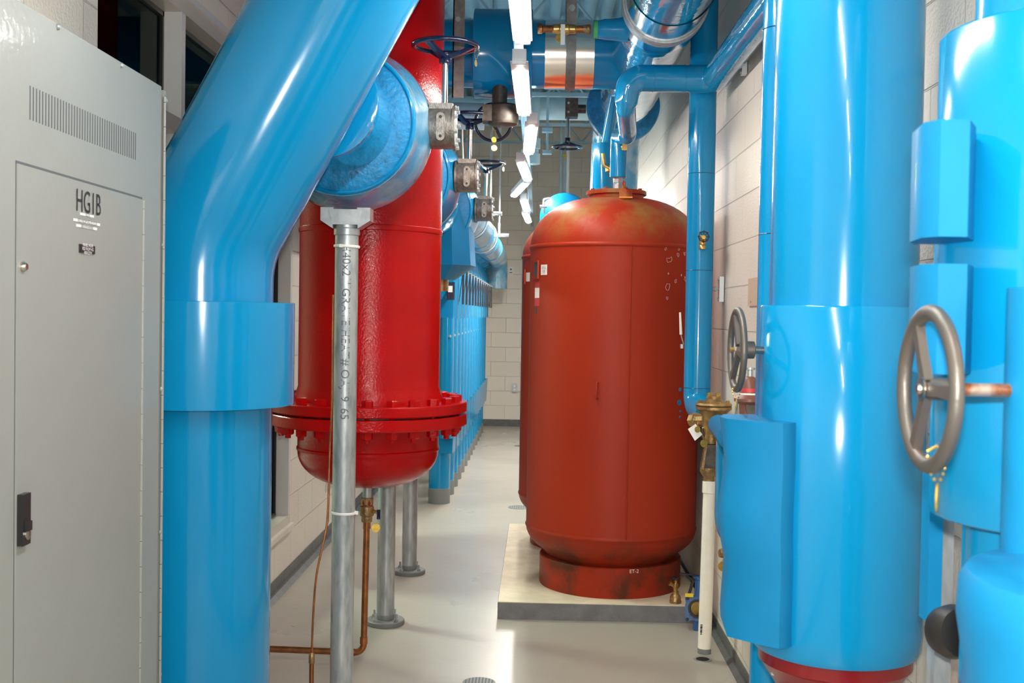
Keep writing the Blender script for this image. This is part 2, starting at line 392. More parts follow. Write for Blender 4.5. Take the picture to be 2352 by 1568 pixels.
al = bpy.data.lights.new('adjoining_room_fill', 'AREA'); al.size = .6; al.energy = 420; al.color = (.95, 1, .9)  # added fill light to brighten the room seen through the glass
alo = bpy.data.objects.new('adjoining_room_fill', al); COL.objects.link(alo); alo.location = (-3.6, 7.0, 2.9)
# roof joists
k = 3
for y in (1.6, 3.2, 4.8, 6.4, 8.0, 9.4, 10.8, 12.2, 13.6, 15.0):
    mb = MB(); z0, z1 = 3.82, 4.32
    for z in (z0, z1 - .02): mb.box((XL, y - .04, z), (XR, y - .012, z + .03)); mb.box((XL, y + .012, z), (XR, y + .04, z + .03))
    n = 6; xs = [XL + (XR - XL) * i / n for i in range(n + 1)]
    for i in range(n): mb.cyl((xs[i], y, z0 + .02 if i % 2 else z1 - .02), (xs[i + 1], y, z1 - .02 if i % 2 else z0 + .02), .012, n=8)
    struct(mb, 'trim_%d' % k, 'joist'); k += 1
# strut channel that carries the lamps
mb = MB(); mb.box((-.125, YF + .5, 2.715), (-.085, 14.8, 2.735))
mb.box((-.125, YF + .5, 2.695), (-.121, 14.8, 2.72)); mb.box((-.089, YF + .5, 2.695), (-.085, 14.8, 2.72))
for y in (-2, 0, 2, 4.6, 7.4, 9.4, 11.5, 13.5): mb.cyl((-.105, y, 2.73), (-.105, y, 4.36), .005, n=8)
struct(mb, 'trim_20', 'galv_l')

# ================================================================== LAMPS
def lamp(a, b, label, lens='lens'):
    a, b = V(a), V(b); d = (b - a).normalized(); L = (b - a).length; yaw = math.atan2(d.y, d.x) - PI / 2; pit = math.asin(d.z)
    c = (a + b) / 2
    t = thing('fluorescent_lamp', label, 'lamp', c, 'fluorescent strip lamps down the aisle ceiling')
    mt = Matrix.Translation(c) @ Matrix.Rotation(yaw, 4, 'Z') @ Matrix.Rotation(pit, 4, 'X')
    mb = MB(); mb.box((-.028, -L / 2, .010), (.028, L / 2, .056)); mb.box((-.038, -L / 2 + .02, .007), (.038, L / 2 - .02, .013)); mb.apply(mt).build('housing', 'whitep', t, bevel=.004)
    mb = MB(); mb.box((-.018, -L / 2 + .1, .054), (.018, L / 2 - .1, .059)); mb.apply(mt).build('added_upglow', 'upglow', t)  # added glowing strip on the housing, throws light upward
    mb = MB(); n = 10; rings = []
    for y, k_ in ((-L / 2 + .2, .6), (-L / 2 + .205, 1), (L / 2 - .055, 1), (L / 2 - .04, .85), (L / 2 - .03, .5)):
        rings.append([mb.bm.verts.new((.0215 * k_ * math.cos(PI + PI * i / n), y, .008 + .020 * k_ * math.sin(PI + PI * i / n))) for i in range(n + 1)])
    mb.skin(rings)
    mb.apply(mt).build('lens', lens, t)
    for s_ in (-1, 1):
        mb = MB(); y = s_ * (L / 2 - .017); mb.box((-.030, y - .012, -.004), (.030, y + .012, .060)); mb.apply(mt).build('end_cap', 'whitep', t, bevel=.006)
    for s_ in (-.35, .35): MB().cyl((0, s_ * L, .055), (0, s_ * L, .10), .004, n=6).apply(mt).build('hanger', 'galv', t)
    return t
ZL = 2.61
lamps = [((-.085, 3.15, ZL), (-.08, 4.40, ZL), 'large lit strip lamp cut by the top edge of the picture, nearest of the row'),
         ((-.10, 4.72, ZL), (-.095, 5.98, ZL), 'lit strip lamp in front of the blue crossing pipe'),
         ((-.055, 6.2, ZL), (-.085, 7.42, ZL), 'lit strip lamp hanging just beyond the blue crossing pipe'),
         ((-.145, 7.72, ZL), (-.105, 8.9, ZL), 'lit strip lamp leaning slightly right, above the back-slanted one'),
         ((-.11, 9.0, ZL), (-.24, 10.1, ZL), 'short lit strip lamp slanting down to the left, below the row'),
         ((-.16, 10.35, ZL), (-.14, 11.5, ZL), 'small lit strip lamp, second farthest of the row'),
         ((-.165, 11.7, ZL), (-.135, 12.95, ZL), 'farthest and smallest lit strip lamp before the back wall')]
for i, (a, b, l) in enumerate(lamps): lamp(a, b, l, 'lens_end' if i > 4 else 'lens_far' if i > 2 else 'lens')
for i, y in enumerate((1.55, .0, -1.55, -3.1)): lamp((-.09, y, ZL), (-.09, y + 1.24, ZL), 'strip lamp of the row overhead, behind the viewpoint', 'lens_near')

# ================================================================== GREY CABINET
XC = -1.0876; y0, y1 = 1.62, WX(380, 201, XC).y; zt = WX(378, 200, XC).z
t = thing('electrical_cabinet', 'tall grey steel electrical panel cabinet at the left edge, marked HG1B', 'electrical cabinet', ((XC + XL) / 2, (y0 + y1) / 2, 0))
MB().box((XL + .005, y0, 0), (XC - .02, y1, zt)).build('body', 'cab', t, bevel=.004)
MB().box((XC - .019, y0 + .01, .05), (XC, y1 - .035, zt - .004)).build('front_cover', 'cab', t, bevel=.002)
dy0, dy1 = WX(37, 375, XC).y, WX(325, 458, XC).y; dzt = WX(325, 458, XC).z
d = MB().box((XC - .002, dy0, .15), (XC + .003, dy1, dzt)).build('door', 'cab', t, bevel=.001)
mb = MB(); mb.box((XC - .001, dy0 - .003, dzt), (XC + .0012, dy1 + .003, dzt + .006)); mb.box((XC - .001, dy0 - .003, .15), (XC + .0006, dy0, dzt)); mb.build('door_gap', 'slot', d)
def hinge(yh, z0, z1, nm, par):
    mb = MB(); z = z0
    while z < z1:
        mb.cyl((XC + .004, yh, z), (XC + .004, yh, min(z + .068, z1)), .0045, n=10); z += .07
    mb.build(nm, 'cab', par)
hinge(y1 - .018, .06, zt - .03, 'piano_hinge', t); hinge(dy1 + .004, .16, dzt - .002, 'door_hinge', d)
MB().box((XC - .02, y1 - .014, .02), (XC + .001, y1 + .004, zt - .01)).build('corner_strip', 'cab', t)
mb = MB()
for i in range(42):
    f = i / 41; yy = WX(68 + (311 - 68) * f, 200, XC).y
    # slots stand at even spacing along the cover
    ya, yb = WX(69, 200, XC).y, WX(311, 320, XC).y; yy = ya + (yb - ya) * f
    zt_, zb_ = WX(69, 197, XC).z, WX(69, 275, XC).z
    mb.box((XC - .004, yy - .0022, zb_), (XC + .0008, yy + .0022, zt_))
mb.build('vent_slots', 'slot', t)
for px, py in ((132, 62), (278, 150), (380, 231), (372, 563), (369, 893), (366, 1222), (366, 1548)):
    p = WX(px, py, XC); MB().lathe([(.007, 0), (.007, .003), (.004, .006)], p, (1, 0, 0), n=12).build('screw', 'galv', t)
p = WX(48, 612, XC); MB().lathe([(.011, .003), (.011, .007), (.007, .013)], p, (1, 0, 0), n=16).build('lock_button', 'steel', d)
a, b = WX(36, 1136, XC), WX(52, 1247, XC)
lt = MB().box((XC + .003, a.y, b.z), (XC + .016, b.y + .003, a.z)).build('latch', 'black', d, bevel=.003)
c = WX(44, 1226, XC); MB().lathe([(.012, .015), (.012, .02), (.004, .021)], c, (1, 0, 0), n=20).build('keyhole', 'steel', lt)
c = WX(44, 1185, XC); MB().box((XC + .014, c.y - .012, c.z - .03), (XC + .024, c.y + .010, c.z - .01)).build('pull', 'black', lt, bevel=.002)
def face_text(s, px, py, size, m, par, nm='lettering', off=.0045, squash=1.):
    c = WX(px, py, XC); build_text(text_mb(s, size, lambda x, y: V((XC + off, c.y + x * squash, c.z + y))), nm, m, par)
face_text('HG1B', 200, 468, .075, 'ink', d, squash=.8)
for (x0_, y0_, x1_, y1_, s, sz) in ((181, 488, 212, 500, 'HG1B', .014), (166, 501, 226, 519, 'FED FROM HG-10.10.2A', .0165), (172, 514, 219, 529, '480V3PH/4WIRE', .0155)):
    a = WX(x0_, y0_, XC); b = WX(x1_, y1_, XC); ln = MB().box((XC + .003, a.y, b.z), (XC + .0042, b.y, a.z)).build('label_strip', 'paper', d)
    cy, cz = (a.y + b.y) / 2, (a.z + b.z) / 2
    build_text(text_mb(s, sz * .8, lambda x, y: V((XC + .005, cy + x * .85, cz + y))), 'lettering', 'grey_ink', ln)
a, b = WX(178, 560, XC), WX(213, 584, XC); ln = MB().box((XC + .003, a.y, b.z), (XC + .006, b.y, a.z)).build('nameplate', 'black', d)
for i, s in enumerate(('PANEL HG1B', 'FED FROM HG', '480V/277V')):
    cy, cz = (a.y + b.y) / 2, (a.z + b.z) / 2 + .009 - i * .009
    build_text(text_mb(s, .0105, lambda x, y: V((XC + .0067, cy + x, cz + y))), 'lettering', 'pale_ink', ln)

# ================================================================== BIG BLUE LEFT PIPE
YP = 3.72; rp = .237
c0 = WY(450, 1500, YP); c1 = WY(462, 800, YP)
X0 = (c0.x + c1.x) / 2
top = WY(845, -120, YP - .05)
t = thing('insulated_pipe', 'huge blue jacketed pipe rising beside the grey cabinet and leaning right', 'pipe', (X0, YP, 0))
path = fillet([(X0, YP, 0), (X0, YP, WY(480, 560, YP).z), top + (top - WY(552, 480, YP)) * .35], .46, 18)
MB().sweep(path, rp, 64).build('jacket', 'blue', t)
zs0, zs1 = WY(520, 946, YP - .29).z, WY(520, 692, YP - .29).z
sl = MB(); sl.lathe([(rp + .002, zs0), (.297, zs0), (.30, zs0 + .002), (.30, zs1 - .002), (.297, zs1), (rp + .002, zs1)], (X0 + .008, YP, 0), n=72, cap=False); sl.build('sleeve', 'blue', t, ang=50)
# ================================================================== RED AIR SEPARATOR
CX, CY = -.763, 5.10; R = .317
zf = [1.17, 1.124, 1.116, 1.065]
t = thing('air_separator', 'tall glossy red bolted-flange vessel standing behind the galvanised post', 'vessel', (CX, CY, .78))
mb = MB(); mb.lathe([(.335, zf[0] - .004), (.333, 1.19), (R + .006, 1.215), (R, 1.235), (R, 1.915), (R + .004, 1.918), (R + .005, 1.928), (R + .004, 1.938), (R, 1.941), (R, 4.1)], (CX, CY, 0), n=80)
mb.build('shell', 'red', t)
MB().lathe([(.03, zf[1]), (.44, zf[1]), (.444, zf[1] + .004), (.444, zf[0] - .004), (.44, zf[0]), (.03, zf[0])], (CX, CY, 0), n=80).build('upper_flange', 'red', t)
MB().lathe([(.03, zf[3]), (.44, zf[3]), (.444, zf[3] + .004), (.444, zf[2] - .004), (.44, zf[2]), (.03, zf[2])], (CX, CY, 0), n=80).build('lower_flange', 'red', t)
MB().lathe([(.40, zf[2]), (.40, zf[1])], (CX, CY, 0), n=60).build('gasket', 'rubber', t)
prof = [(.335, zf[3])] + [(R, 1.03), (R, .965), (R + .004, .96), (R + .004, .95), (R, .945)]
for i in range(1, 13):
    a_ = i / 12 * PI / 2; prof.append((R * math.cos(a_) ** .75 if i < 12 else .02, .945 - .165 * math.sin(a_)))
MB().lathe(prof, (CX, CY, 0), n=80).build('bottom_head', 'red', t)
for i in range(24):
    a_ = (i + .5) / 24 * 2 * PI; c = V((CX + .395 * math.cos(a_), CY + .395 * math.sin(a_), 0)); mb = MB()
    mb.lathe([(.013, zf[3] - .048), (.013, zf[3] - .033), (.021, zf[3] - .033), (.026, zf[3] - .029), (.026, zf[3]), (.013, zf[3] + .001), (.013, zf[0] - .001), (.026, zf[0]), (.026, zf[0] + .023), (.021, zf[0] + .027)], c, n=6, ph=a_ + .3)
    mb.build('flange_bolt', 'red', t, ang=20)
# drain under the vessel: nipple, bronze ball valve, copper line
bx, by = WY(843, 1150, CY - .1).x, CY - .1
t = thing('drain_line', 'copper drain line with bronze ball valve under the red vessel', 'pipe', (bx, by, .05))
MB().cyl((bx, by, .70), (bx, by, .80), .020, n=20).build('nipple', 'galv', t)
MB().lathe([(.026, .705), (.028, .72), (.026, .735)], (bx, by, 0), n=12).build('coupling', 'red_dk', t)
zv = 1.57 - (1175 - 714) / 520
mb = MB(); mb.lathe([(.022, zv - .05), (.025, zv - .045), (.025, zv - .025), (.031, zv - .02), (.033, zv), (.031, zv + .02), (.026, zv + .025), (.026, zv + .055), (.02, zv + .06)], (bx, by, 0), n=20); mb.lathe([(.03, zv + .03), (.03, zv + .058)], (bx, by, 0), n=6)
vb = mb.build('valve_body', 'bronze', t)
mb = MB(); mb.cyl((bx + .02, by - .01, zv), (bx + .055, by - .035, zv), .008, n=10); mb.build('valve_stem', 'brass', vb)
MB().box((bx + .05, by - .04, zv - .03), (bx + .066, by - .032, zv + .012)).build('lever', 'navy', vb)
elb = WY(835, 1508, by)
pth = fillet([(bx, by, zv - .04), (elb.x, by, .048), (XL + .06, by + .03, .048)], .04, 8)
MB().sweep(pth, .0145, 16).build('copper_tube', 'copper', t)
for a_, b_ in (((elb.x, by, .088), (elb.x, by, .118)), ((elb.x - .04, by, .048), (elb.x - .07, by, .048)), ((bx, by, zv - .045), (bx, by, zv - .08))): MB().cyl(a_, b_, .0172, n=16).build('solder_cup', 'copper', t)

def valve_tag(top, disc, r, label, ax=(.25, -1, .1), two=True, m='tagm', stamp=True):
    top, disc = V(top), V(disc)
    t = thing('valve_tag', label, 'tag', disc)
    mb = MB(); a, b, d = frame(V(ax)); mb.lathe([(r * .96, -.0012), (r, 0), (r * .96, .0012)], disc, ax, n=24); mb.build('disc', m, t)
    mb = MB(); up = disc + V((0, 0, r * .85))
    for s_ in ((-1, 1) if two else (0,)):
        q = top + V((s_ * r * .55, 0, 0)); L = (q - up).length; n = max(3, int(L / .006))
        for i in range(n + 1):
            c = q.lerp(up, i / n) + V((s_ * r * .25 * math.sin(PI * i / n), 0, 0))
            mb.lathe([(.0004, -.0022), (.0022, 0), (.0004, .0022)], c, n=6)
    if two: mb.sweep([top + V((-r * .55, 0, 0)), top + V((0, 0, r * .35)), top + V((r * .55, 0, 0))], .0018, 6)
    mb.build('bead_chain', m, t)
    return t
valve_tag((bx + .058, by - .04, zv - .025), WY(863, 1212, by - .045), .020, 'round brass tag on the drain valve below the red vessel', two=False)

# ================================================================== GALVANISED POSTS
Y1 = 4.36
pb, ptp = WY(777, 1500, Y1), WY(805, 545, Y1)
PX = (pb.x + ptp.x) / 2 ; PR = .0447
t = thing('pipe_support_post', 'stenciled galvanised post in the foreground before the red vessel', 'post', (PX, Y1, 0))
ztop = 1.90
MB().cyl((PX, Y1, .02), (PX, Y1, ztop), PR, n=40).build('pole', 'galv', t)
MB().lathe([(.11, 0), (.11, .022), (.05, .024)], (PX, Y1, 0)).build('base_plate', 'greypvc', t)
MB().lathe([(PR, 1.86), (PR + .005, 1.862), (PR + .005, 1.885), (PR + .001, 1.89)], (PX, Y1, 0), cap=False).build('collar', 'galv_l', t)
mb = MB()
mb.prism([(PX - .05, Y1 - .045), (PX + .05, Y1 - .045), (PX + .05, Y1 + .045), (PX - .05, Y1 + .045)], 1.90, 1.958, [(PX - .062, Y1 - .05), (PX + .062, Y1 - .05), (PX + .062, Y1 + .05), (PX - .062, Y1 + .05)])
for s_ in (-1, 1):
    A = [(PX + s_ * .048, 1.885), (PX + s_ * .095, 1.915), (PX + s_ * .095, 1.965), (PX + s_ * .045, 1.965)]
    va = [mb.bm.verts.new((x_, Y1 - .045, z_)) for x_, z_ in A]; vb_ = [mb.bm.verts.new((x_, Y1 + .045, z_)) for x_, z_ in A]; mb.skin([va, vb_])
mb.build('saddle', 'galv_l', t, bevel=.003)
def cyl_text(s, cx, cy, r, zc, ang0, size, m, par, sx=1.):
    # letters run down the pole, wrapped on it
    def fn(x, y):
        a_ = ang0 + y / r
        return V((cx + (r + .0006) * math.sin(a_), cy - (r + .0006) * math.cos(a_), zc - x * sx))
    build_text(text_mb(s, size, fn), 'stencil_lettering', m, par)
cyl_text("H40x21'/GRAVE/HEAT# OAJ19165", PX, Y1, PR, 1.49, .12, .046, 'grey_ink', t)
for z, lb in ((WY(790, 566, Y1).z, 'white nylon cable tie round the top of the foreground post'), (WY(785, 1176, Y1).z, 'white nylon cable tie holding the thin copper tube to the post')):
    tt = thing('cable_tie', lb, 'cable tie', (PX, Y1, z))
    MB().torus((PX, Y1, z), (.03, 0, 1), PR + .0035, .0028, 40, 8, 1.9).build('strap', 'white', tt)
    MB().box((PX + (.044 if z < 1 else -.02), Y1 - (.012 if z < 1 else .055), z - .006), (PX + (.058 if z < 1 else -.008), Y1 - (-.002 if z < 1 else .045), z + .006)).build('tie_head', 'white', tt, bevel=.002)
for (px, py, lb) in ((885, 1432, 'galvanised post on a bolted round floor plate right of the copper line'), (940, 1316, 'farther galvanised post on a small bolted round floor plate')):
    p = WZ(px, py, .0)
    t = thing('pipe_support_post', lb, 'post', p)
    MB().cyl(p + V((0, 0, .03)), p + V((0, 0, 1.97)), .0445, n=32).build('pole', 'galv', t)
    MB().lathe([(.094, 0), (.096, .004), (.096, .022), (.092, .026), (.05, .027)], p, n=40).build('base_plate', 'greypvc', t)
    mb = MB(); mb.lathe([(.0452, .027), (.0462, .028)] + [(.0462, .05 + .0)] + [(.0452, .052)], p, cap=False); mb.build('paint_band', 'greypvc', t)
    for i in range(4):
        a_ = PI / 4 + i * PI / 2 + .2; c = p + V((.073 * math.cos(a_), .073 * math.sin(a_), .026))
        mb = MB(); mb.lathe([(.012, 0), (.012, .012)], c, n=6); mb.cyl(c, c + V((0, 0, .035)), .006, n=10); mb.build('anchor_bolt', 'galv', t, ang=20)
# thin copper tube
pts = [WY(762, 940, 4.42), WY(757, 1050, 4.42), WY(753, 1180, 4.36), WY(745, 1235, 4.33), WY(727, 1320, 4.31), WY(719, 1420, 4.31), WY(716, 1510, 4.32)]
pts = [pts[0] + V((.0, 0, .45)), pts[0] + V((0, 0, .2))] + pts
sm = []
for i in range(len(pts) - 1):
    p0, p1, p2, p3 = pts[max(i - 1, 0)], pts[i], pts[i + 1], pts[min(i + 2, len(pts) - 1)]
    for k_ in range(6):
        u = k_ / 6; sm.append(.5 * ((2 * p1) + (p2 - p0) * u + (2 * p0 - 5 * p1 + 4 * p2 - p3) * u * u + (3 * p1 - p0 - 3 * p2 + p3) * u ** 3))
sm.append(pts[-1])
t = thing('copper_tube', 'thin bent copper tube tied along the foreground post', 'tube', (pts[-1].x, pts[-1].y, 0))
MB().sweep(sm, .0042, 10).build('tube', 'copper', t)
MB().cyl(pts[-1] + V((0, 0, .0)), (pts[-1].x, pts[-1].y, 0), .009, n=14).build('lower_tube', 'copper', t)
MB().lathe([(.006, .02), (.0115, .012), (.0115, -.02), (.01, -.022)], pts[-1], n=14).build('coupling', 'bronze', t)

# ================================================================== BUTTERFLY VALVES OF THE LEFT HEADER
def wheel_geo(mb, c, ax, R, r, hub_r=.022, hub_h=.04, spokes=3, dish=.02, ph=0., sw=None):
    c = V(c); a, b, d = frame(V(ax)); sw = sw or r * 1.5
    mb.torus(c, ax, R - r, r, 56, 14, .85)
    h = c - d * dish
    mb.lathe([(hub_r * .8, dish * .2), (hub_r, 0), (hub_r, -hub_h), (hub_r * .85, -hub_h - .004)], h, ax, n=20)
    for i in range(spokes):
        t_ = ph + 2 * PI * i / spokes; e = a * math.cos(t_) + b * math.sin(t_)
        f_ = (-a * math.sin(t_) + b * math.cos(t_)); rings = []
        for u, wd in ((0, 1.15), (.5, .9), (1, 1.1)):
            q = h.lerp(c, u ** 1.2) + e * (hub_r * .6 + (R - r * 1.6 - hub_r * .6) * u)
            rings.append([mb.bm.verts.new(q + f_ * (sw * wd * x_) + d * (sw * .5 * y_)) for x_, y_ in ((-.7, -1), (.7, -1), (.7, 1), (-.7, 1))])
        mb.skin(rings)
    return mb

def header_valve(Yv, label, first, t):
    # gearbox on the aisle side
    g = V((-.40, Yv, 2.30))
    def drum(g, m, R_=.083, L_=.105, par=None):
        mb = MB(); h_ = L_ / 2; mb.lathe([(R_ * .8, -h_ - .012), (R_ * 1.06, -h_ - .010), (R_ * 1.06, -h_), (R_ * .97, -h_ + .002), (R_, -h_ + .01), (R_, h_ - .006), (R_ * 1.08, h_ - .005), (R_ * 1.08, h_ + .006), (R_ * .8, h_ + .008)], g, (1, 0, 0), n=40)
        return mb.build('gearbox', m, par)
    gb = drum(g, 'iron', par=t)
    MB().box((g.x - .045, g.y - .045, g.z), (g.x + .048, g.y + .045, g.z + .092)).build('stem_housing', 'iron', gb, bevel=.008)
    q = g + V((.005, -.083, 0)); mb = MB(); n_ = 10; poly = [(q.x + .017 * math.cos(PI * i / n_), q.z + .03 + .017 * math.sin(PI * i / n_)) for i in range(n_ + 1)] + [(q.x - .017 * math.cos(PI * i / n_), q.z - .045 - .017 * math.sin(PI * i / n_)) for i in range(n_ + 1)]
    mb.skin([[mb.bm.verts.new((x_, yy_, z_)) for x_, z_ in poly] for yy_ in (q.y + .02, q.y - .010)]); mb.build('cover_boss', 'iron', gb, bevel=.002)
    for dz in (.03, -.045): MB().lathe([(.006, 0), (.006, .002)], q + V((0, -.010, dz)), (0, -1, 0), n=12).build('boss_hole', 'rubber', gb)
    for i in range(8):
        a_ = i * PI / 4 + .3; cc = g + V((.058, .078 * math.cos(a_), .078 * math.sin(a_)))
        MB().lathe([(.009, 0), (.009, .012)], cc, (1, 0, 0), n=6).build('bolt', 'galv', gb, ang=20)
    mb = MB(); mb.cyl(g + V((-.05, 0, 0)), g + V((-.35, 0, -.015)), .035, n=20); mb.box((g.x - .07, g.y - .04, g.z - .05), (g.x - .05, g.y + .04, g.z + .04)); mb.build('mounting_neck', 'iron_dk', t)
    MB().cyl((g.x + .012, Yv, 2.38), (g.x + .012, Yv, 2.575), .0115, n=16).build('stem', 'steel', t)
    mb = MB(); wheel_geo(mb, (g.x + .012, Yv, 2.625), (0, 0, 1), .136, .0115, hub_r=.024, hub_h=.022, dish=.045, ph=.5)
    mb.lathe([(.017, 2.555), (.022, 2.56), (.022, 2.59)], (g.x + .012, Yv, 0), n=16)
    mb.build('handwheel', 'navy', t)
    return t
def header_body(Yv, label, near):
    c = V((-.755, Yv, 2.285)); t = thing('gear_valve', label, 'valve', c)
    ax = (0, -1, 0)
    # blue pipe toward the viewpoint, mastic flange face, body beyond
    MB().lathe([(.17, .02), (.19, .10), (.193, .20), (.193, near), (.17, near + .004)], c, ax, n=56).build('pipe_jacket', 'blue_gloss', t)
    MB().lathe([(.185, .168), (.25, .15), (.272, .142), (.278, .135), (.278, .06), (.27, .055)], c, ax, n=64).build('flange_cover', 'blue_end', t)
    MB().lathe([(.28, .13), (.29, .06), (.315, -.01), (.325, -.06), (.318, -.13), (.28, -.2), (.25, -.24)], c, ax, n=64).build('body_jacket', 'clear' if near > .3 else 'blue', t)
    MB().torus(c + V((0, -.145, 0)), ax, .268, .006, 56, 8).build('rim_bead', 'blue', t)
    return t
hv = header_body(4.42, 'nearest insulated gear valve, navy handwheel up, between leaning blue pipe and red vessel', .55)
header_valve(4.50, '', True, hv)
valve_tag(WY(1096, 112, 4.50), WY(1093, 145, 4.50), .014, 'brass tag hanging from the nearest navy handwheel', ax=(1, -.25, 0))
hv = header_body(6.10, 'middle gear valve with navy handwheel, just right of the red vessel', .25)
header_valve(6.10, '', False, hv)
valve_tag(WY(1135, 300, 6.05), WY(1134.5, 321, 6.05), .016, 'green-stained brass tag under the middle navy handwheel', ax=(.6, -1, 0), m='tagm')
valve_tag(WY(1135, 331, 6.05), WY(1135, 340, 6.05), .0165, 'lower round brass tag stacked below the green-stained one', two=False)
hv = header_body(8.0, 'farthest left gear valve with navy handwheel', .25)
header_valve(8.0, '', False, hv)
valve_tag(WY(1158, 370, 7.95), WY(1156, 388, 7.95), .016, 'brass tag hanging from the farthest left navy handwheel', ax=(1, -.4, 0))
t = thing('insulation_box', 'folded blue insulation box below the farthest left valve', 'pipe insulation', (-.62, 8.0, 1.75))
mb = MB(); mb.prism([(-.78, 7.80), (-.60, 7.76), (-.48, 7.86), (-.455, 8.05), (-.6, 8.2), (-.8, 8.15)], 1.9, 2.42, [(-.78, 7.82), (-.62, 7.80), (-.52, 7.88), (-.49, 8.04), (-.6, 8.15), (-.8, 8.1)])
mb.build('upper_wrap', 'blue_soft', t, bevel=.006)
mb = MB(); mb.prism([(-.76, 7.86), (-.66, 7.84), (-.60, 7.9), (-.6, 8.02), (-.68, 8.1), (-.78, 8.08)], 1.80, 1.90, [(-.78, 7.80), (-.60, 7.76), (-.48, 7.86), (-.455, 8.05), (-.6, 8.2), (-.8, 8.15)]); mb.build('lower_wrap', 'blue_soft', t, bevel=.004)
MB().cyl((-.69, 7.96, 1.72), (-.69, 7.96, 1.80), .05, n=20).build('bronze_stub', 'bronze', t)
# header running behind the valves
t = thing('header_pipe', 'blue header pipe hidden behind the three gear valves', 'pipe', (-.98, 6.3, 2.285))
MB().cyl((-1.08, 5.6, 2.285), (-1.08, 9.2, 2.285), .18, n=40).build('jacket', 'blue', t)
mb = MB()
for y in (6.1, 8.0): mb.cyl((-1.08, y - .05, 2.285), (-.8, y - .05, 2.285), .15, n=32)
mb.build('branch', 'blue', t)

# ================================================================== CROSSING PIPE OVERHEAD
YC, ZP = 6.15, 2.97
t = thing('crossing_pipe', 'big dark blue jacketed pipe crossing the aisle overhead', 'pipe', (0, YC, ZP))
MB().cyl((-1.30, YC, ZP), (.54, YC, ZP), .180, n=56).build('jacket', 'blue', t)
a, b = WY(1085, 130, YC - .2), WY(1222, 130, YC - .2)
MB().lathe([(.20, 0), (.232, .001), (.236, .004), (.236, b.x - a.x - .004), (.232, b.x - a.x), (.20, b.x - a.x)], (a.x, YC, ZP), (1, 0, 0), n=64).build('sleeve', 'blue', t, ang=50)
a, b = WY(1251, 170, YC - .18), WY(1365, 170, YC - .18)
mb = MB(); mb.cyl((a.x, YC, ZP), (b.x, YC, ZP), .1835, n=64); mb.build('foil_shield', 'patch', t)
a = WY(1312, 120, YC - .2)
t = thing('pipe_hanger', 'grey steel strap hanger looped under the copper-coloured shield', 'pipe hanger', (a.x, YC, ZP - .19))
mb = MB(); n = 40; rings = []
ptsr = [V((0, -.188, .75))] + [V((0, .188 * math.cos(PI + PI * i / 24), .188 * math.sin(PI + PI * i / 24))) for i in range(25)] + [V((0, .188, .75))]
for q in ptsr:
    rad = V((0, q.y, min(q.z, 0))).normalized() * .003; c = V((a.x, YC, ZP)) + q
    rings.append([mb.bm.verts.new(c + V((-.026, 0, 0)) - rad), mb.bm.verts.new(c + V((.026, 0, 0)) - rad), mb.bm.verts.new(c + V((.026, 0, 0)) + rad), mb.bm.verts.new(c + V((-.026, 0, 0)) + rad)])
mb.skin(rings); mb.build('strap', 'galv_dk', t)
c = WY(1314, 20, YC - .19); MB().lathe([(.018, 0), (.018, .02)], c, (0, -1, 0), n=6).build('bolt', 'galv', t, ang=20)
p = V((a.x, YC, ZP + .75)); mb = MB(); mb.box((p.x - .03, YC - .2, p.z - .02), (p.x + .03, YC + .2, p.z)); mb.cyl(p, (p.x, YC, 4.36), .01, n=8); mb.build('hanger_rod', 'galv', t)
# steel angle hanger beside the red vessel
p = WY(1056, 120, 5.6)
t = thing('steel_angle', 'vertical grey steel angle hanger beside the red vessel', 'hanger', (p.x, 5.6, WY(1052, 224, 5.6).z))
mb = MB(); z0 = WY(1052, 224, 5.6).z; mb.box((p.x - .035, 5.6, z0), (p.x + .022, 5.606, 3.15)); mb.box((p.x - .035, 5.6, z0), (p.x - .029, 5.65, 3.15)); mb.build('angle', 'galv_dk', t)
MB().cyl((p.x, 5.62, 3.14), (p.x, 5.62, 4.36), .008, n=8).build('rod', 'galv', t)
c = WY(1052, 45, 5.6); MB().lathe([(.013, 0), (.013, .014)], c, (0, -1, 0), n=6).build('bolt', 'galv', t, ang=20)
# gear operator hanging beneath the sleeve with a wheel facing the aisle
g = WY(1147, 262, 6.05)
t = thing('gear_operator', 'dark gear operator with upright navy handwheel under the crossing pipe', 'valve', g)
MB().lathe([(.06, -.062), (.078, -.055), (.083, -.04), (.083, .04), (.07, .05)], g + V((.02, 0, 0)), n=32).build('gearbox', 'iron_dk', t)
MB().box((g.x - .088, g.y - .06, g.z - .045), (g.x - .01, g.y + .05, g.z + .04)).build('worm_case', 'iron_dk', t, bevel=.006)
MB().cyl(g + V((0, 0, .04)), g + V((0, 0, .16)), .04, n=20).build('neck', 'iron_dk', t)
for dx in (-.06, .045): MB().lathe([(.009, 0), (.009, .012)], g + V((dx, -.05, 0)), (0, -1, 0), n=6).build('bolt', 'iron_dk', t, ang=20)
wc = WY(1133, 281, 6.22)
MB().cyl(g + V((-.03, .03, -.035)), wc + V((0, -.0, 0)), .012, n=12).build('stem', 'steel', t)
mb = MB(); wheel_geo(mb, wc, (.1, 1, .15), .108, .0085, hub_r=.02, hub_h=.03, dish=.015, ph=1.1); mb.build('handwheel', 'navy', t)

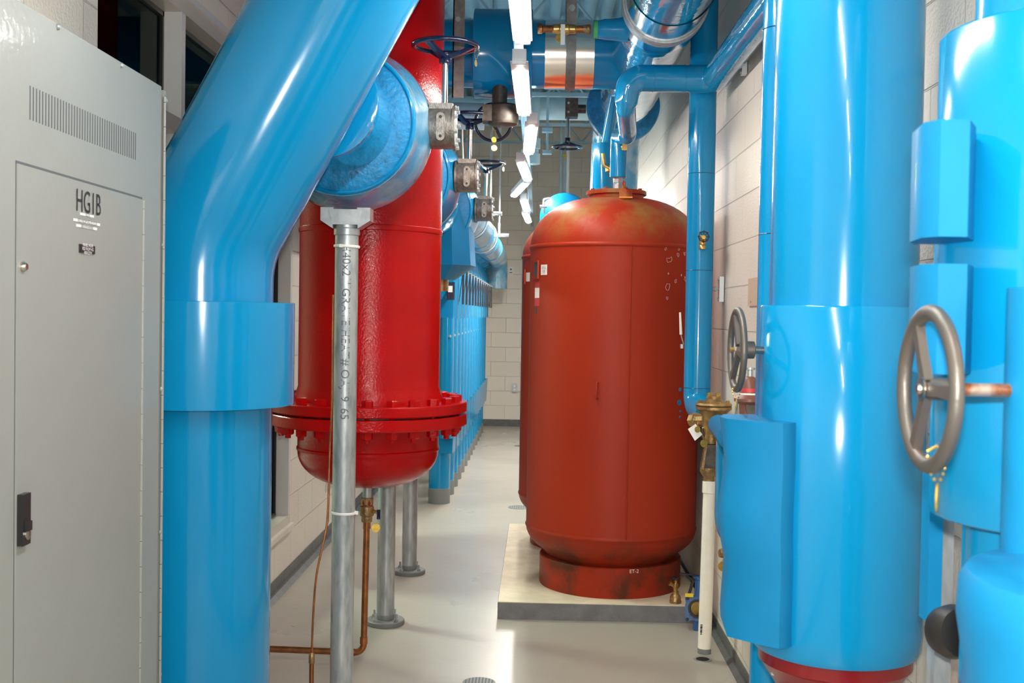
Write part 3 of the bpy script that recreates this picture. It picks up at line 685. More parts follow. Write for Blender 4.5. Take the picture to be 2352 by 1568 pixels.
# ================================================================== BIG PIPE ALONG THE RIGHT WALL
PXX, PZ, PRR = .54, 2.97, .18
t = thing('overhead_pipe', 'large glossy blue pipe running overhead along the right wall', 'pipe', (PXX, 6, PZ))
MB().cyl((PXX, 3.25, PZ), (PXX, 7.75, PZ), PRR, n=64).build('jacket', 'blue_gloss', t)
mb = MB()
for z_, r_ in ((4.9, .1845), (5.22, .1845)): pass
mb.cyl((PXX, 4.80, PZ), (PXX, 5.30, PZ), .1835, n=64, cap=False); mb.build('metal_band', 'chrome', t)
hg = thing('pipe_clamp', 'grey steel clevis clamp round the large overhead pipe', 'pipe hanger', (PXX, 5.1, PZ - .19))
mb = MB(); mb.lathe([(.184, -.04), (.193, -.04), (.190, 0), (.193, .04), (.184, .04)], (PXX, 5.1, PZ), (0, 1, 0), n=64, cap=False); mb.build('band', 'galv', hg)
MB().cyl((PXX, 5.1, PZ + .19), (PXX, 5.1, 4.36), .008, n=8).build('rod', 'galv', hg)
mb = MB(); mb.lathe([(.18, -.012), (.236, -.010), (.243, 0), (.243, .07), (.235, .08), (.18, .08)], (PXX, 7.6, PZ), (0, 1, 0), n=64); mb.build('flange_cover', 'blue_end', t)
mb = MB(); mb.lathe([(.205, .08), (.215, .12), (.215, .34), (.2, .36)], (PXX, 7.6, PZ), (0, 1, 0), n=56); mb.build('valve_jacket', 'blue_gloss', t)
pth = fillet([(PXX, 7.95, PZ), (PXX, 8.35, PZ), (PXX - .03, 8.35, 1.0)], .28, 12)
MB().sweep(pth, .175, 40).build('down_elbow', 'clear', t)
# operator with a hanging handwheel on that flange
g = WY(1312, 250, 7.75)
t = thing('gear_operator', 'dark gear operator with a small navy handwheel hanging low beside the overhead flange', 'valve', g)
mb = MB(); mb.box((g.x - .04, g.y - .05, g.z - .06), (g.x + .045, g.y + .05, g.z + .065)); mb.build('gearbox', 'iron_dk', t, bevel=.008)
MB().cyl(g + V((.03, 0, 0)), g + V((.10, 0, .0)), .03, n=16).build('neck', 'iron_dk', t)
for dz in (-.03, .03): MB().lathe([(.008, 0), (.008, .01)], g + V((-.02, -.05, dz)), (0, -1, 0), n=6).build('bolt', 'galv', t, ang=20)
wc = WY(1303, 338, 7.75); MB().cyl((wc.x, g.y, g.z - .05), (wc.x, g.y, wc.z + .02), .010, n=12).build('stem', 'steel', t)
mb = MB(); wheel_geo(mb, (wc.x, g.y, wc.z), (0, 0, -1), .108, .009, hub_r=.018, hub_h=.03, dish=.03, ph=.3); mb.build('handwheel', 'navy', t)
valve_tag(WY(1298, 343, 7.645), WY(1297, 358, 7.64), .016, 'round brass tag below the low hanging handwheel', two=False)
# brass drain cock on the pipe
vy = 5.35
a, b = WY(1234, 66, vy), WY(1366, 66, vy); zc = a.z
t = thing('ball_valve', 'brass and copper ball valve with white lever on the overhead pipe', 'valve', (a.x, vy, zc))
mb = MB(); mb.lathe([(.022, 0), (.024, .004), (.024, .022), (.019, .026), (.0165, .03), (.0165, b.x - a.x - .02)], (a.x, vy, zc), (1, 0, 0), n=20); mb.build('copper_tube', 'copper', t)
m_ = WY(1296, 66, vy).x; mb = MB(); mb.lathe([(.018, -.055), (.022, -.05), (.022, -.025), (.026, -.02), (.026, .02), (.022, .025), (.022, .05), (.018, .055)], (m_, vy, zc), (1, 0, 0), n=20); mb.build('valve_body', 'brass', t)
mb = MB(); mb.lathe([(.02, 0), (.02, .012), (.023, .016), (.023, .03), (.02, .034)], (WY(1350, 66, vy).x - .02, vy, zc), (1, 0, 0), n=8); mb.build('union', 'bronze', t)
mb = MB(); mb.lathe([(.042, 0), (.042, .018)], (b.x - .005, vy, zc), (1, 0, 0), n=28); mb.build('green_collar', 'green', t)
mb = MB(); mb.lathe([(.040, .018), (.048, .05), (.05, .09), (.06, .16)], (b.x - .005, vy, zc), (1, 0, 0), n=28); mb.build('blue_boot', 'blue', t)
mb = MB(); mb.cyl((m_ - .008, vy - .02, zc), (m_ - .008, vy - .045, zc), .009, n=10); mb.build('stem', 'brass', t)
mb = MB(); lz = WY(1297, 108, vy).z; mb.box((m_ - .017, vy - .05, lz), (m_ + .003, vy - .044, zc + .01)); lv = mb.build('lever', 'white', t, bevel=.003)
valve_tag((m_ - .03, vy - .02, zc - .01), WY(1286, 88, vy - .03), .021, 'brass tag tucked behind the white lever of the overhead ball valve', two=False)

# ================================================================== CONCRETE PAD AND EXPANSION TANKS
PZT = .09
t = thing('concrete_pad', 'low cream concrete pad with grey painted edges under the tanks', 'pad', (.35, 6.8, 0))
x0 = WZ(1144, 1383, PZT).x; yf = WZ(1144, 1421, 0).y; yb = 7.95
mb = MB(); mb.box((x0 - .003, yf - .003, 0), (XR - .04, yb, PZT - .004)); mb.build('pad_edge', 'padside', t, bevel=.004)
mb = MB(); mb.box((x0, yf, PZT - .01), (XR - .042, yb - .002, PZT)); mb.build('pad_top', 'concrete', t, bevel=.003)
TX, TY = .415, 6.27; TR = .468
def tank(TX, TY, label, detail=True):
    t = thing('expansion_tank', label, 'tank', (TX, TY, PZT))
    zs, zb = 1.935, .405
    prof = []
    for i in range(0, 12):
        a_ = PI / 2 * (1 - i / 12); prof.append((TR * math.cos(a_) ** .8 if i else .02, zb - .185 * math.sin(a_)))
    prof[0] = (.36, .235); prof = [(.34, .235)] + [q for q in prof if q[0] > .37]
    prof += [(TR, zb - .004), (TR + .004, zb), (TR + .005, zb + .006), (TR + .001, zb + .014), (TR, zb + .02), (TR, zs - .012), (TR + .005, zs - .008), (TR + .007, zs), (TR + .004, zs + .008), (TR - .001, zs + .012)]
    for i in range(1, 15):
        a_ = i / 15 * PI / 2; prof.append((TR * math.cos(a_) ** .72, zs + .012 + .27 * math.sin(a_) ** 1.05))
    prof.append((.02, zs + .012 + .272))
    sh = MB().lathe(prof, (TX, TY, 0), n=96).build('shell', 'tank', t)
    a_ = -PI / 2 + .11
    p = V((TX + (TR + .001) * math.cos(a_), TY + (TR + .001) * math.sin(a_), 0))
    mb = MB(); mb.cyl(p + V((0, 0, zb + .01)), p + V((0, 0, zs)), .004, n=8); mb.build('weld_seam', 'tank', sh)
    MB().lathe([(.388, PZT), (.39, .095), (.39, .245), (.385, .25)], (TX, TY, 0), n=80).build('base_ring', 'tank', t)
    zt_ = 2.215
    MB().lathe([(.15, zt_ - .03), (.15, zt_ + .012)], (TX, TY, 0), n=48).build('neck', 'tank', t)
    MB().lathe([(.16, zt_ + .012), (.165, zt_ + .015), (.165, zt_ + .034), (.16, zt_ + .037)], (TX, TY, 0), n=48).build('manway_cover', 'tank', t)
    for i in range(8):
        a_ = i * PI / 4 + .3; c = V((TX + .14 * math.cos(a_), TY + .14 * math.sin(a_), zt_ + .036)); MB().lathe([(.012, 0), (.012, .011)], c, n=6).build('bolt', 'tank', t, ang=20)
    return t
T1 = tank(TX, TY, 'large red-oxide expansion tank marked ET-2 on the cream pad')
q = WY(1437, 445, 6.02)
mb = MB(); mb.lathe([(.03, -.03), (.034, -.025), (.034, .016), (.03, .02)], q, n=28); mb.build('coupling', 'tank', T1)
MB().lathe([(.028, .02), (.028, .026), (.016, .027)], q, n=4).build('plug', 'tank', T1, ang=20)
mb = MB(); lg = WY(1433, 425, 6.1); mb.torus(lg, (1, .2, 0), .018, .005, 20, 8); mb.build('lifting_eye', 'tank', T1)
mb = MB(); q2 = WY(1437, 453, 5.965); mb.box((q2.x - .034, q2.y - .003, q2.z - .003), (q2.x + .036, q2.y + .004, q2.z + .004)); mb.build('orange_mark', 'orange', T1)
def on_tank(ang, z, off=0): return V((TX + (TR + off) * math.sin(ang), TY - (TR + off) * math.cos(ang), z))
def ang_px(px, py):
    # where a sight line meets the tank wall
    d = ray(px, py); d = d / d.y; o = CAMPOS
    A = d.x ** 2 + 1; B = 2 * (d.x * (o.x - TX) + (0 - TY)); C_ = (o.x - TX) ** 2 + TY ** 2 - TR ** 2
    D = max(B * B - 4 * A * C_, 0); y_ = (-B - math.sqrt(D)) / (2 * A); p_ = o + d * y_
    return math.atan2(p_.x - TX, TY - p_.y), p_.z
def wrap_patch(px0, py0, px1, py1, m, nm, par, off=.0015):
    a0, z0 = ang_px(px0, py0); a1, _ = ang_px(px1, py0); _, z1 = ang_px(px1, py1); mb = MB(); n = 6
    g_ = [[mb.bm.verts.new(on_tank(a0 + (a1 - a0) * i / n, z, off)) for i in range(n + 1)] for z in (z1, z0)]
    gi = [[mb.bm.verts.new(on_tank(a0 + (a1 - a0) * i / n, z, .0002)) for i in range(n + 1)] for z in (z1, z0)]
    for i in range(n): mb.bm.faces.new((g_[0][i], g_[0][i + 1], g_[1][i + 1], g_[1][i]))
    for i in range(n): mb.bm.faces.new((gi[0][i], gi[0][i + 1], g_[0][i + 1], g_[0][i])); mb.bm.faces.new((gi[1][i], gi[1][i + 1], g_[1][i + 1], g_[1][i]))
    for e in (0, n): mb.bm.faces.new((gi[0][e], g_[0][e], g_[1][e], gi[1][e]))
    return mb.build(nm, m, par), ((a0 + a1) / 2, (z0 + z1) / 2)
pl, c_ = wrap_patch(1243, 608, 1257, 631, 'paper', 'paper_label', T1)
build_text(text_mb('ET-2\n125', .018, lambda x, y: on_tank(c_[0] + x / TR, c_[1] + y, .0022)), 'lettering', 'grey_ink', pl)
wrap_patch(1229.5, 603, 1237, 636, 'darklabel', 'data_plate', T1, .006)
mb = MB()
for z_px in (600, 638):
    a0, z0 = ang_px(1231, z_px); a1, _ = ang_px(1239, z_px); mb.bar(on_tank(a0, z0, .008), on_tank(a1, z0, .008), .014, .012)
a0, z0 = ang_px(1239, 598); _, z1 = ang_px(1239, 640); mb.bar(on_tank(a0, z0, .006), on_tank(a0, z1, .006), .010, .010); mb.build('plate_frame', 'tank', T1)
rl, c_ = wrap_patch(1229.5, 647, 1240, 703, 'redlabel', 'warning_label', T1)
wrap_patch(1229.5, 661, 1239.5, 684, 'paper', 'label_text_panel', rl, .0022)
wrap_patch(1229, 706, 1232.5, 720, 'darklabel', 'small_sticker', T1)
# handhold lug low on the front, ET-2 writing, paint drips
a0, z0 = ang_px(1373, 878); _, z1 = ang_px(1373, 914)
mb = MB(); mb.sweep(fillet([on_tank(a0, z0, -.004), on_tank(a0, z0, .03), on_tank(a0, z1, .03), on_tank(a0, z1, -.004)], .012, 5), .0055, 10); mb.build('lug', 'tank', T1)
p_ = WY(1457, 1313, TY - .388); a_ = math.asin(max(-1, min(1, (p_.x - TX) / .391)))
build_text(text_mb('ET-2', .027, lambda x, y: V((TX + .3915 * math.sin(a_ + x / .39), TY - .3915 * math.cos(a_ + x / .39), p_.z + y))), 'lettering', 'pale_ink', T1)
mb = MB(); rr = random.Random(2)
for (px, py, s_) in ((1537, 596, 16), (1534, 656, 16), (1532, 683, 9), (1560, 570, 9), (1557, 585, 7), (1552, 645, 8), (1529, 572, 6), (1574, 640, 10), (1535, 628, 4), (1565, 632, 4), (1572, 582, 8)):
    a0, z0 = ang_px(px, py); n = 9; prev = None; ptsd = []
    for i in range(n):
        th = 2 * PI * i / n; rad = s_ / 449 * .5 * (.3 + rr.random() * 1.1)
        ptsd.append(on_tank(a0 + rad * .8 * math.cos(th) / TR, z0 + rad * math.sin(th), .0006))
    MB().sweep(ptsd, .0007, 5, closed=True).build('paint_scuff', 'pale_ink', T1)
mb = MB()
for (px, py, s_) in ((1562, 894, 5), (1560, 924, 7), (1562, 944, 3), (1561, 957, 3)):
    a0, z0 = ang_px(px, py); MB().lathe([(s_ / 449, 0), (s_ / 460, .002)], on_tank(a0, z0, -.0005), on_tank(a0, z0, 1) - on_tank(a0, z0, 0), n=9).build('paint_speck', 'blue', T1)
T2 = tank(.355, 7.36, 'second red-oxide expansion tank mostly hidden behind the first')
TX, TY = .355, 7.36
wrap_patch(1209, 626, 1217, 646, 'paper', 'paper_label', T2)
a0, z0 = ang_px(1208, 618); _, z1 = ang_px(1208, 652); MB().bar(on_tank(a0, z0, .006), on_tank(a0, z1, .006), .010, .010).build('plate_frame', 'tank', T2)
TX, TY = .415, 6.27

# pipe from the tank top: up, jog, across and toward the viewpoint
YH = 5.47
t = thing('tank_connection_pipe', 'blue jacketed line rising from the front tank, crossing right, then running overhead', 'pipe', (.40, 6.2, 2.25))
rT = .043
p0 = WY(1420, 400, 6.15); p1 = WY(1424, 330, 6.15)
MB().cyl((p0.x, 6.15, 2.235), (p0.x, 6.15, 2.29), .02, n=16).build('nipple', 'galv_l', t)
mb = MB(); mb.lathe([(.028, 2.285), (.028, 2.315)], (p0.x, 6.15, 0), n=6); mb.lathe([(.026, 2.25), (.026, 2.275)], (p0.x, 6.15, 0), n=8); mb.build('hex_union', 'galv_l', t, ang=20)
z1 = WY(1420, 408, 6.15).z
mb = MB(); mb.lathe([(rT, z1), (.045, z1 + .002), (.045, WY(1424, 322, 6.15).z)], (p0.x, 6.15, 0), n=32); mb.build('riser_sleeve', 'blue', t)
q1 = WY(1425, 318, 6.12); q2 = WY(1440, 300, 5.95); q3 = WY(1440, 225, 5.85); q4 = WY(1432, 182, 5.72)
MB().sweep(fillet([(p0.x, 6.15, q1.z - .05), (p0.x, 6.15, q1.z + .02), WY(1442, 312, 5.9), WY(1440, 232, 5.85)], [.03, .035], 8), .045, 32).build('lower_elbows', 'blue_gloss', t)
hz = WY(1520, 180, YH).z; hx = WY(1440, 180, YH).x
X8 = .822
MB().sweep(fillet([WY(1441, 300, 5.83), V((WY(1436, 250, YH).x, YH, WY(1436, 235, YH).z - .03)), V((WY(1446, 180, YH).x, YH, hz)), V((X8, YH, hz))], [.03, .075], 10), lambda u: .045 + (.064 - .045) * min(1, max(0, (u - .3) * 3.2)), 36).build('upper_elbow', 'blue_gloss', t)
MB().sweep(fillet([V((X8 - .12, YH, hz)), V((X8, YH, hz)), V((X8, 3.02, hz))], .07, 8), .066, 36).build('overhead_run', 'blue_gloss', t)
mb = MB(); mb.torus((WY(1500, 180, YH).x, YH, hz), (1, 0, 0), .0645, .0015, 40, 6); mb.torus((WY(1572, 180, YH).x, YH, hz), (1, 0, 0), .0645, .0015, 40, 6); mb.build('joint_seam', 'blue', t)
p = WY(1433, 338, 6.08); mb = MB(); mb.lathe([(.008, -.02), (.014, -.016), (.016, 0), (.012, .012), (.008, .02)], p, (.2, -1, 0), n=12); mb.box((p.x - .012, p.y - .04, p.z - .022), (p.x + .014, p.y - .02, p.z + .018)); mb.build('drain_cock', 'brass', t, bevel=.004)

# smaller blue riser to the left of it with brass fittings
t = thing('tank_branch_pipe', 'cluster of blue pipes with brass drain cocks behind the front tank riser', 'pipe', (.35, 7.0, 2.2))
c = WY(1385, 400, 6.9); MB().cyl((c.x, 6.9, 2.15), (c.x, 6.9, WY(1385, 330, 6.9).z), .065, n=28).build('jacket', 'blue', t)
a = WY(1400, 330, 6.75); MB().sweep(fillet([V((c.x, 6.9, WY(1385, 345, 6.9).z - .1)), V((c.x + .02, 6.88, a.z + .02)), WY(1412, 210, 6.7)], .05, 6), .035, 20).build('upper_pipe', 'blue_gloss', t)
c = WY(1396, 372, 6.7); MB().sweep(fillet([c + V((-.03, 0, .05)), c + V((-.02, 0, -.02)), c + V((.03, -.02, -.05))], .02, 5), .011, 10).build('brass_elbow', 'brass', t)
c = WY(1397, 388, 6.7); MB().lathe([(.008, -.02), (.017, -.015), (.017, .015), (.01, .02)], c, n=12).build('drain_cock', 'brass', t)
t = thing('insulated_end', 'wrinkled blue insulated pipe end peeking over the tank shoulder', 'pipe insulation', WY(1295, 480, 8.6))
c = WY(1297, 500, 8.6); mb = MB(); rr = random.Random(7)
mb.lathe([(.19, .30), (.185, .1), (.19, .0), (.17, -.05), (.12, -.085), (.05, -.10), (.01, -.102)], c, (0, 1, -.05), n=48); mb.build('wrap', 'blue_soft', t)
mb = MB(); a = WY(1252, 455, 8.5); mb.sweep(fillet([WY(1262, 455, 8.5), WY(1249, 458, 8.5), WY(1249, 490, 8.5)], .015, 5), .009, 8); mb.cyl(WY(1240, 474, 8.45), WY(1256, 474, 8.45), .012, n=8); mb.build('clamp_bracket', 'galv_l', t)

# ================================================================== BLUE RISER IN FRONT OF THE TANK
YR = 5.60
xr = (WY(1611, 300, YR).x + WY(1605, 800, YR).x) / 2; rR = .0665
t = thing('riser_pipe', 'slim blue jacketed riser between the front tank and the right wall', 'pipe', (xr, YR, 0))
zb = WY(1600, 930, YR).z
e1 = WY(1628, 955, 5.38)
pth = fillet([(xr, YR, 3.9), (xr, YR, zb), (e1.x, e1.y, zb - .03)], .075, 12)
MB().sweep(pth, rR, 40).build('jacket', 'blue', t)
mb = MB()
for py in (396, 620, 892): z_ = WY(1605, py, YR - .06).z; mb.torus((xr, YR, z_), (0, 0, 1), rR, .0012, 40, 6)
mb.build('joint_seam', 'navy', t)
p = WY(1613, 546, YR - .08)
t = thing('hose_bibb', 'small brass drain cock with black wheel on the blue riser', 'valve', p)
mb = MB(); mb.lathe([(.010, .05), (.014, .04), (.014, .0), (.009, -.02)], p, (0, -1, 0), n=14); q = p + V((0, -.012, -.015)); mb.lathe([(.010, .01), (.016, 0), (.016, -.018), (.012, -.02), (.016, -.026), (.016, -.04), (.011, -.042)], q, n=14); mb.build('body', 'brass', t)
mb = MB(); cw = p + V((.002, -.035, .004)); mb.torus(cw, (0, -1, 0), .024, .0028, 24, 8)
for i in range(8):
    a_ = i * PI / 4; mb.cyl(cw, cw + V((.024 * math.cos(a_), 0, .024 * math.sin(a_))), .0018, n=6)
    mb.ball(cw + V((.0255 * math.cos(a_), 0, .0255 * math.sin(a_))), .0042, n=8)
mb.lathe([(.008, 0), (.008, .004)], cw, (0, -1, 0), n=12); mb.build('wheel_handle', 'black', t)
# white lever behind the riser
a, b = WY(1562, 717, 5.50), WY(1564, 768, 5.50)
t = thing('valve_lever', 'white-gripped valve lever standing at the tank edge', 'lever', b)
mb = MB(); mb.sweep([a, a.lerp(b, .5), b], lambda u: .005 + .002 * u, 10); mb.build('grip', 'white', t)
mb = MB(); mb.sweep([b, WY(1567, 780, 5.5), WY(1570, 790, 5.52)], .003, 8); mb.cyl(WY(1566, 800, 5.5), WY(1566, 790, 5.5), .008, n=10); mb.build('shank', 'galv_l', t)

# ================================================================== BRONZE REGULATOR, PVC DRAIN
c = WY(1641, 985, 5.20)
t = thing('pressure_regulator', 'bronze pressure-reducing valve joined to the foot of the blue riser', 'valve', c)
b0 = WY(1639, 945, 5.20)
mb = MB(); mb.lathe([(.035, -.10), (.05, -.07), (.052, -.02), (.07, .005), (.082, .012), (.082, .024), (.078, .026)], b0, n=28); mb.build('body', 'bronze', t)
mb = MB(); mb.lathe([(.082, .028), (.084, .032), (.08, .040), (.045, .05), (.034, .058), (.034, .072), (.03, .074)], b0, n=28); mb.build('bonnet', 'bronze', t)
for i in range(8):
    a_ = i * PI / 4 + .2; mb = MB(); q = b0 + V((.068 * math.cos(a_), .068 * math.sin(a_), .036)); mb.lathe([(.009, 0), (.009, .014)], q, n=6); mb.build('bolt', 'brass', t, ang=20)
for i in range(4):
    a_ = i * PI / 2 + .5; q = b0 + V((.026 * math.cos(a_), .026 * math.sin(a_), .07)); MB().lathe([(.009, 0), (.009, .016)], q, n=8).build('cap_screw', 'brass', t, ang=20)
u0 = WY(1600, 965, 5.33); mb = MB(); mb.lathe([(.03, -.03), (.036, -.028), (.036, .01), (.030, .012), (.026, .016), (.026, .09)], u0, b0 + V((0, 0, -.04)) - u0, n=8); mb.build('union_nut', 'bronze', t, ang=20)
mb = MB(); q = WY(1634, 1018, 5.18); mb.lathe([(.028, 0), (.03, .02), (.03, .05), (.04, .07)], q, n=20); mb.build('lower_neck', 'bronze', t)
q0, q1_ = WY(1634, 1020, 5.17), WY(1627, 1075, 5.17)
mb = MB(); mb.prism([(q1_.x - .035, q1_.y - .03), (q1_.x + .035, q1_.y - .03), (q1_.x + .035, q1_.y + .03), (q1_.x - .035, q1_.y + .03)], q1_.z, q0.z, [(q0.x - .03, q0.y - .025), (q0.x + .034, q0.y - .025), (q0.x + .034, q0.y + .025), (q0.x - .03, q0.y + .025)]); mb.build('spring_case', 'iron_dk', t, bevel=.004)
mb = MB(); mb.bar(q0 + V((-.028, -.03, 0)), q1_ + V((-.032, -.032, 0)), .012, .01); mb.bar(q0 + V((.03, -.03, 0)), q1_ + V((.032, -.032, 0)), .012, .01); mb.build('case_rib', 'bronze', t)
mb = MB(); q = WY(1628, 1104, 5.17); hh = q1_.z - q.z + .004; mb.lathe([(.026, 0), (.027, .02), (.038, hh * .55), (.042, hh * .75), (.042, hh)], q, n=20); mb.build('bottom_cup', 'bronze', t)
t = thing('paper_tag', 'square white paper tag hanging by the bronze regulator', 'tag', WY(1600, 993, 5.12))
mb = MB(); cpt = [WY(1580, 985, 5.12), WY(1596, 1012, 5.10), WY(1613, 998, 5.10), WY(1598, 973, 5.12)]
va = [mb.bm.verts.new(q) for q in cpt]; vb_ = [mb.bm.verts.new(q + V((0, .001, 0))) for q in cpt]; mb.skin([va, vb_]); mb.build('card', 'paper', t)
valve_tag(WY(1603, 970, 5.08), WY(1602, 986, 5.08), .0145, 'brass tag lying over the white paper tag', two=False)
valve_tag(WY(1618, 983, 5.07), WY(1617, 1018, 5.07), .0175, 'brass tag on a long bead chain in front of the regulator spring case')
valve_tag(WY(1668, 1018, 4.95), WY(1666, 1041, 4.95), .016, 'brass tag half hidden by the blue box cover edge', ax=(1, -.5, 0))
p1_, p2_ = WY(1631, 1106, 5.17), WZ(1617, 1517, 0); p2_ = V((p2_.x, p2_.y, .035))
t = thing('drain_pipe', 'white plastic drain pipe dropping from the regulator to the floor', 'pipe', p2_)
mb = MB(); mb.cyl(p1_, p2_, .0302, n=28); mb.build('pipe', 'pvc', t)
d_ = (p2_ - p1_).normalized(); mb = MB(); mb.lathe([(.03, -.004), (.0345, 0), (.0345, .05), (.031, .052)], p1_, d_, n=28); mb.build('socket', 'pvc', t)
mb = MB(); mb.lathe([(.0304, 0), (.0308, .001), (.0308, .02), (.0304, .024)], p2_, -d_, n=24, cap=False); mb.build('grey_foot', 'greypvc', t)
q = WY(1612, 1446, 5.13); mb = MB()
for i in range(8): mb.box((q.x - .007, q.y - .0005, q.z - .022 + i * .006), (q.x + .005, q.y + .0005, q.z - .019 + i * .006 + (i % 3) * .0012))
mb.build('barcode', 'ink', t)
p = WZ(1616, 1519, .0); t = thing('floor_drain', 'small round floor drain hole under the white drain pipe', 'drain', p)
MB().lathe([(.042, 0), (.042, .003), (.038, .003)], p + V((0, .03, 0)), n=28).build('rim', 'galv', t); MB().lathe([(.03, .0025), (.03, .0035)], p + V((0, .03, 0)), n=24).build('opening', 'rubber', t)

# blue line from the regulator toward the wall
a, b = WY(1652, 985, 5.05), WY(1668, 1010, 4.85)
t = thing('makeup_water_pipe', 'slim blue pipe dropping beside the regulator behind the box cover', 'pipe', (.83, 5.0, .7))
MB().cyl(WY(1650, 975, 5.1), WY(1672, 1005, 4.85), .046, n=32).build('stub_jacket', 'blue_soft', t)
MB().lathe([(.044, 0), (.03, .002)], WY(1672, 1005, 4.85), WY(1672, 1005, 4.85) - WY(1650, 975, 5.1), n=32).build('stub_face', 'blue_end', t)
MB().sweep(fillet([WY(1667, 1000, 5.0), WY(1662, 1215, 5.0), WY(1720, 1270, 4.7)], .09, 8), .042, 28).build('jacket', 'blue_gloss', t)
valve_tag(WY(1660, 1285, 4.9), WY(1660, 1300, 4.9), .022, 'brass tag low behind the blue box cover', two=False)
MB().lathe([(.02, 0), (.024, .006), (.018, .03)], WY(1668, 1270, 4.9), (-1, -.2, 0), n=16).build('cock', 'bronze', t)

# ================================================================== THINGS ON THE FLOOR AND PAD
p = WZ(1551, 1384, PZT)
t = thing('hose_bibb', 'loose brass hose valve standing on a bell reducer at the pad corner', 'valve', p)
MB().lathe([(.03, 0), (.031, .012), (.028, .016), (.028, .03), (.022, .042), (.016, .048)], p, n=24).build('bell_reducer', 'bronze', t)
mb = MB(); mb.lathe([(.017, .048), (.017, .060), (.011, .062), (.011, .072), (.014, .076), (.014, .096), (.008, .102), (.008, .118)], p, n=12); mb.cyl(p + V((0, 0, .082)), p + V((-.026, -.006, .10)), .008, n=12); mb.lathe([(.009, 0), (.012, .002), (.012, .012)], p + V((-.024, -.006, .098)), (-1, -.2, .8), n=12); mb.build('body', 'brass', t)
mb = MB(); mb.torus(p + V((0, 0, .128)), (0, 0, 1), .022, .004, 24, 8)
for i in range(4): mb.cyl(p + V((0, 0, .128)), p + V((.022 * math.cos(i * PI / 2), .022 * math.sin(i * PI / 2), .128)), .003, n=6)
mb.cyl(p + V((0, 0, .118)), p + V((0, 0, .134)), .006, n=10); mb.build('wheel_handle', 'black', t)
c = WY(1602, 1396, 5.66); zc = c.z
t = thing('butterfly_valve', 'loose blue lug butterfly valve leaning beside the pad', 'valve', (c.x, c.y, 0))
ax = V((-.12, -1, .05))
mb = MB(); 
def lug_ring(mb):
    a, b, d = frame(ax); n = 72; rows = [[], [], [], []]
    for i in range(n):
        th = 2 * PI * i / n; e = a * math.cos(th) + b * math.sin(th)
        ro = .062 + .022 * max(0, math.cos(2 * (th - PI / 4)) ** 2) ** 6 * 1.0
        ro = .062 + .022 * (abs(math.sin(2 * th)) ** 8)
        for k_, (rr_, hh_) in enumerate(((.046, -.02), (ro, -.02), (ro, .02), (.046, .02))): rows[k_].append(mb.bm.verts.new(c + e * rr_ + d * hh_))
    mb.skin(rows, closed=True)
lug_ring(mb); up = V((.02, .0, 1)).normalized(); mb.cyl(c + up * .06, c + up * .155, .018, n=18); mb.lathe([(.028, 0), (.028, .012)], c + up * .15, up, n=20)
mb.box((c.x - .02, c.y - .015, .001), (c.x + .02, c.y + .015, c.z - .055))
bo = mb.build('body', 'valveblue', t, bevel=.003)
for sx, sz in ((-1, 1), (-1, -1)):
    a, b, d = frame(ax); q = c + V((sx * .052, -.02, sz * .052)); MB().lathe([(.008, 0), (.008, .0015)], q, ax, n=16).build('lug_hole', 'rubber', bo)
MB().lathe([(.035, -.022), (.047, -.022), (.047, .022), (.035, .022)], c, ax, n=40, cap=False).build('seat_ring', 'rubber', t)
MB().lathe([(.036, -.004), (.037, 0), (.036, .004)], c, ax + V((.35, 0, 0)), n=36).build('disc', 'brass', t)
p_ = c + up * .165; mb = MB(); mb.bar(p_ + V((0, 0, 0)), p_ + V((-.10, -.02, .012)), .014, .006); mb.build('lever', 'navy', t)
mb = MB(); mb.bar(p_ + V((-.03, -.02, -.02)), p_ + V((-.05, -.025, -.09)), .02, .012); mb.bar(p_ + V((-.035, -.02, -.02)), p_ + V((-.065, -.02, .0)), .012, .012); mb.build('latch_plate', 'black', t)
mb = MB(); q = WY(1583, 1368, 5.62); mb.box((q.x - .02, q.y, q.z - .006), (q.x + .02, q.y + .002, q.z + .012)); mb.build('yellow_tag', 'yellow', t)
for px, py, r_, lb in ((1192, 1165, .09, 'round dark floor drain grate in the aisle left of the pad'), (1100, 1568, .07, 'round floor drain grate at the bottom edge of the aisle'), (1192, 1024, .06, 'tiny far floor drain in the aisle')):
    p = WZ(px, py, 0); t = thing('floor_drain', lb, 'drain', p)
    MB().lathe([(r_, 0), (r_, .003), (r_ * .93, .004)], p, n=40).build('rim', 'greypvc', t)
    mb = MB()
    for i in range(-4, 5):
        h_ = math.sqrt(max(0, .8 - (i / 5) ** 2)) * r_; mb.box((p.x + i * r_ / 5 - r_ * .05, p.y - h_, .0035), (p.x + i * r_ / 5 + r_ * .05, p.y + h_, .0046))
    mb.build('grate_slots', 'slot', t)

# ================================================================== RIGHT WALL FITTINGS
for (px, py, lb) in ((1650, 664, 'white pipe clip on the right wall beside the blue riser'), (1702, 140, 'small white wall strut under the overhead run')):
    p = WX(px, py, XR - .03)
    t = thing('wall_bracket', lb, 'bracket', (XR, p.y, p.z))
    mb = MB(); mb.box((XR - .028, p.y - .02, p.z - .062), (XR - .006, p.y + .02, p.z + .062)); mb.build('strut', 'whitep', t, bevel=.002)
    mb = MB(); mb.cyl((XR - .028, p.y, p.z), (XR - .10, p.y, p.z), .005, n=8); mb.lathe([(.011, 0), (.011, .012)], (XR - .04, p.y, p.z), (-1, 0, 0), n=8); mb.build('rod', 'galv_l', t)
    for s_ in (-1, 1): MB().lathe([(.006, 0), (.006, .006)], (XR - .028, p.y, p.z + s_ * .05), (-1, 0, 0), n=8).build('screw', 'galv', t)
a, b = WX(1723, 640, XR), WX(1738, 702, XR)
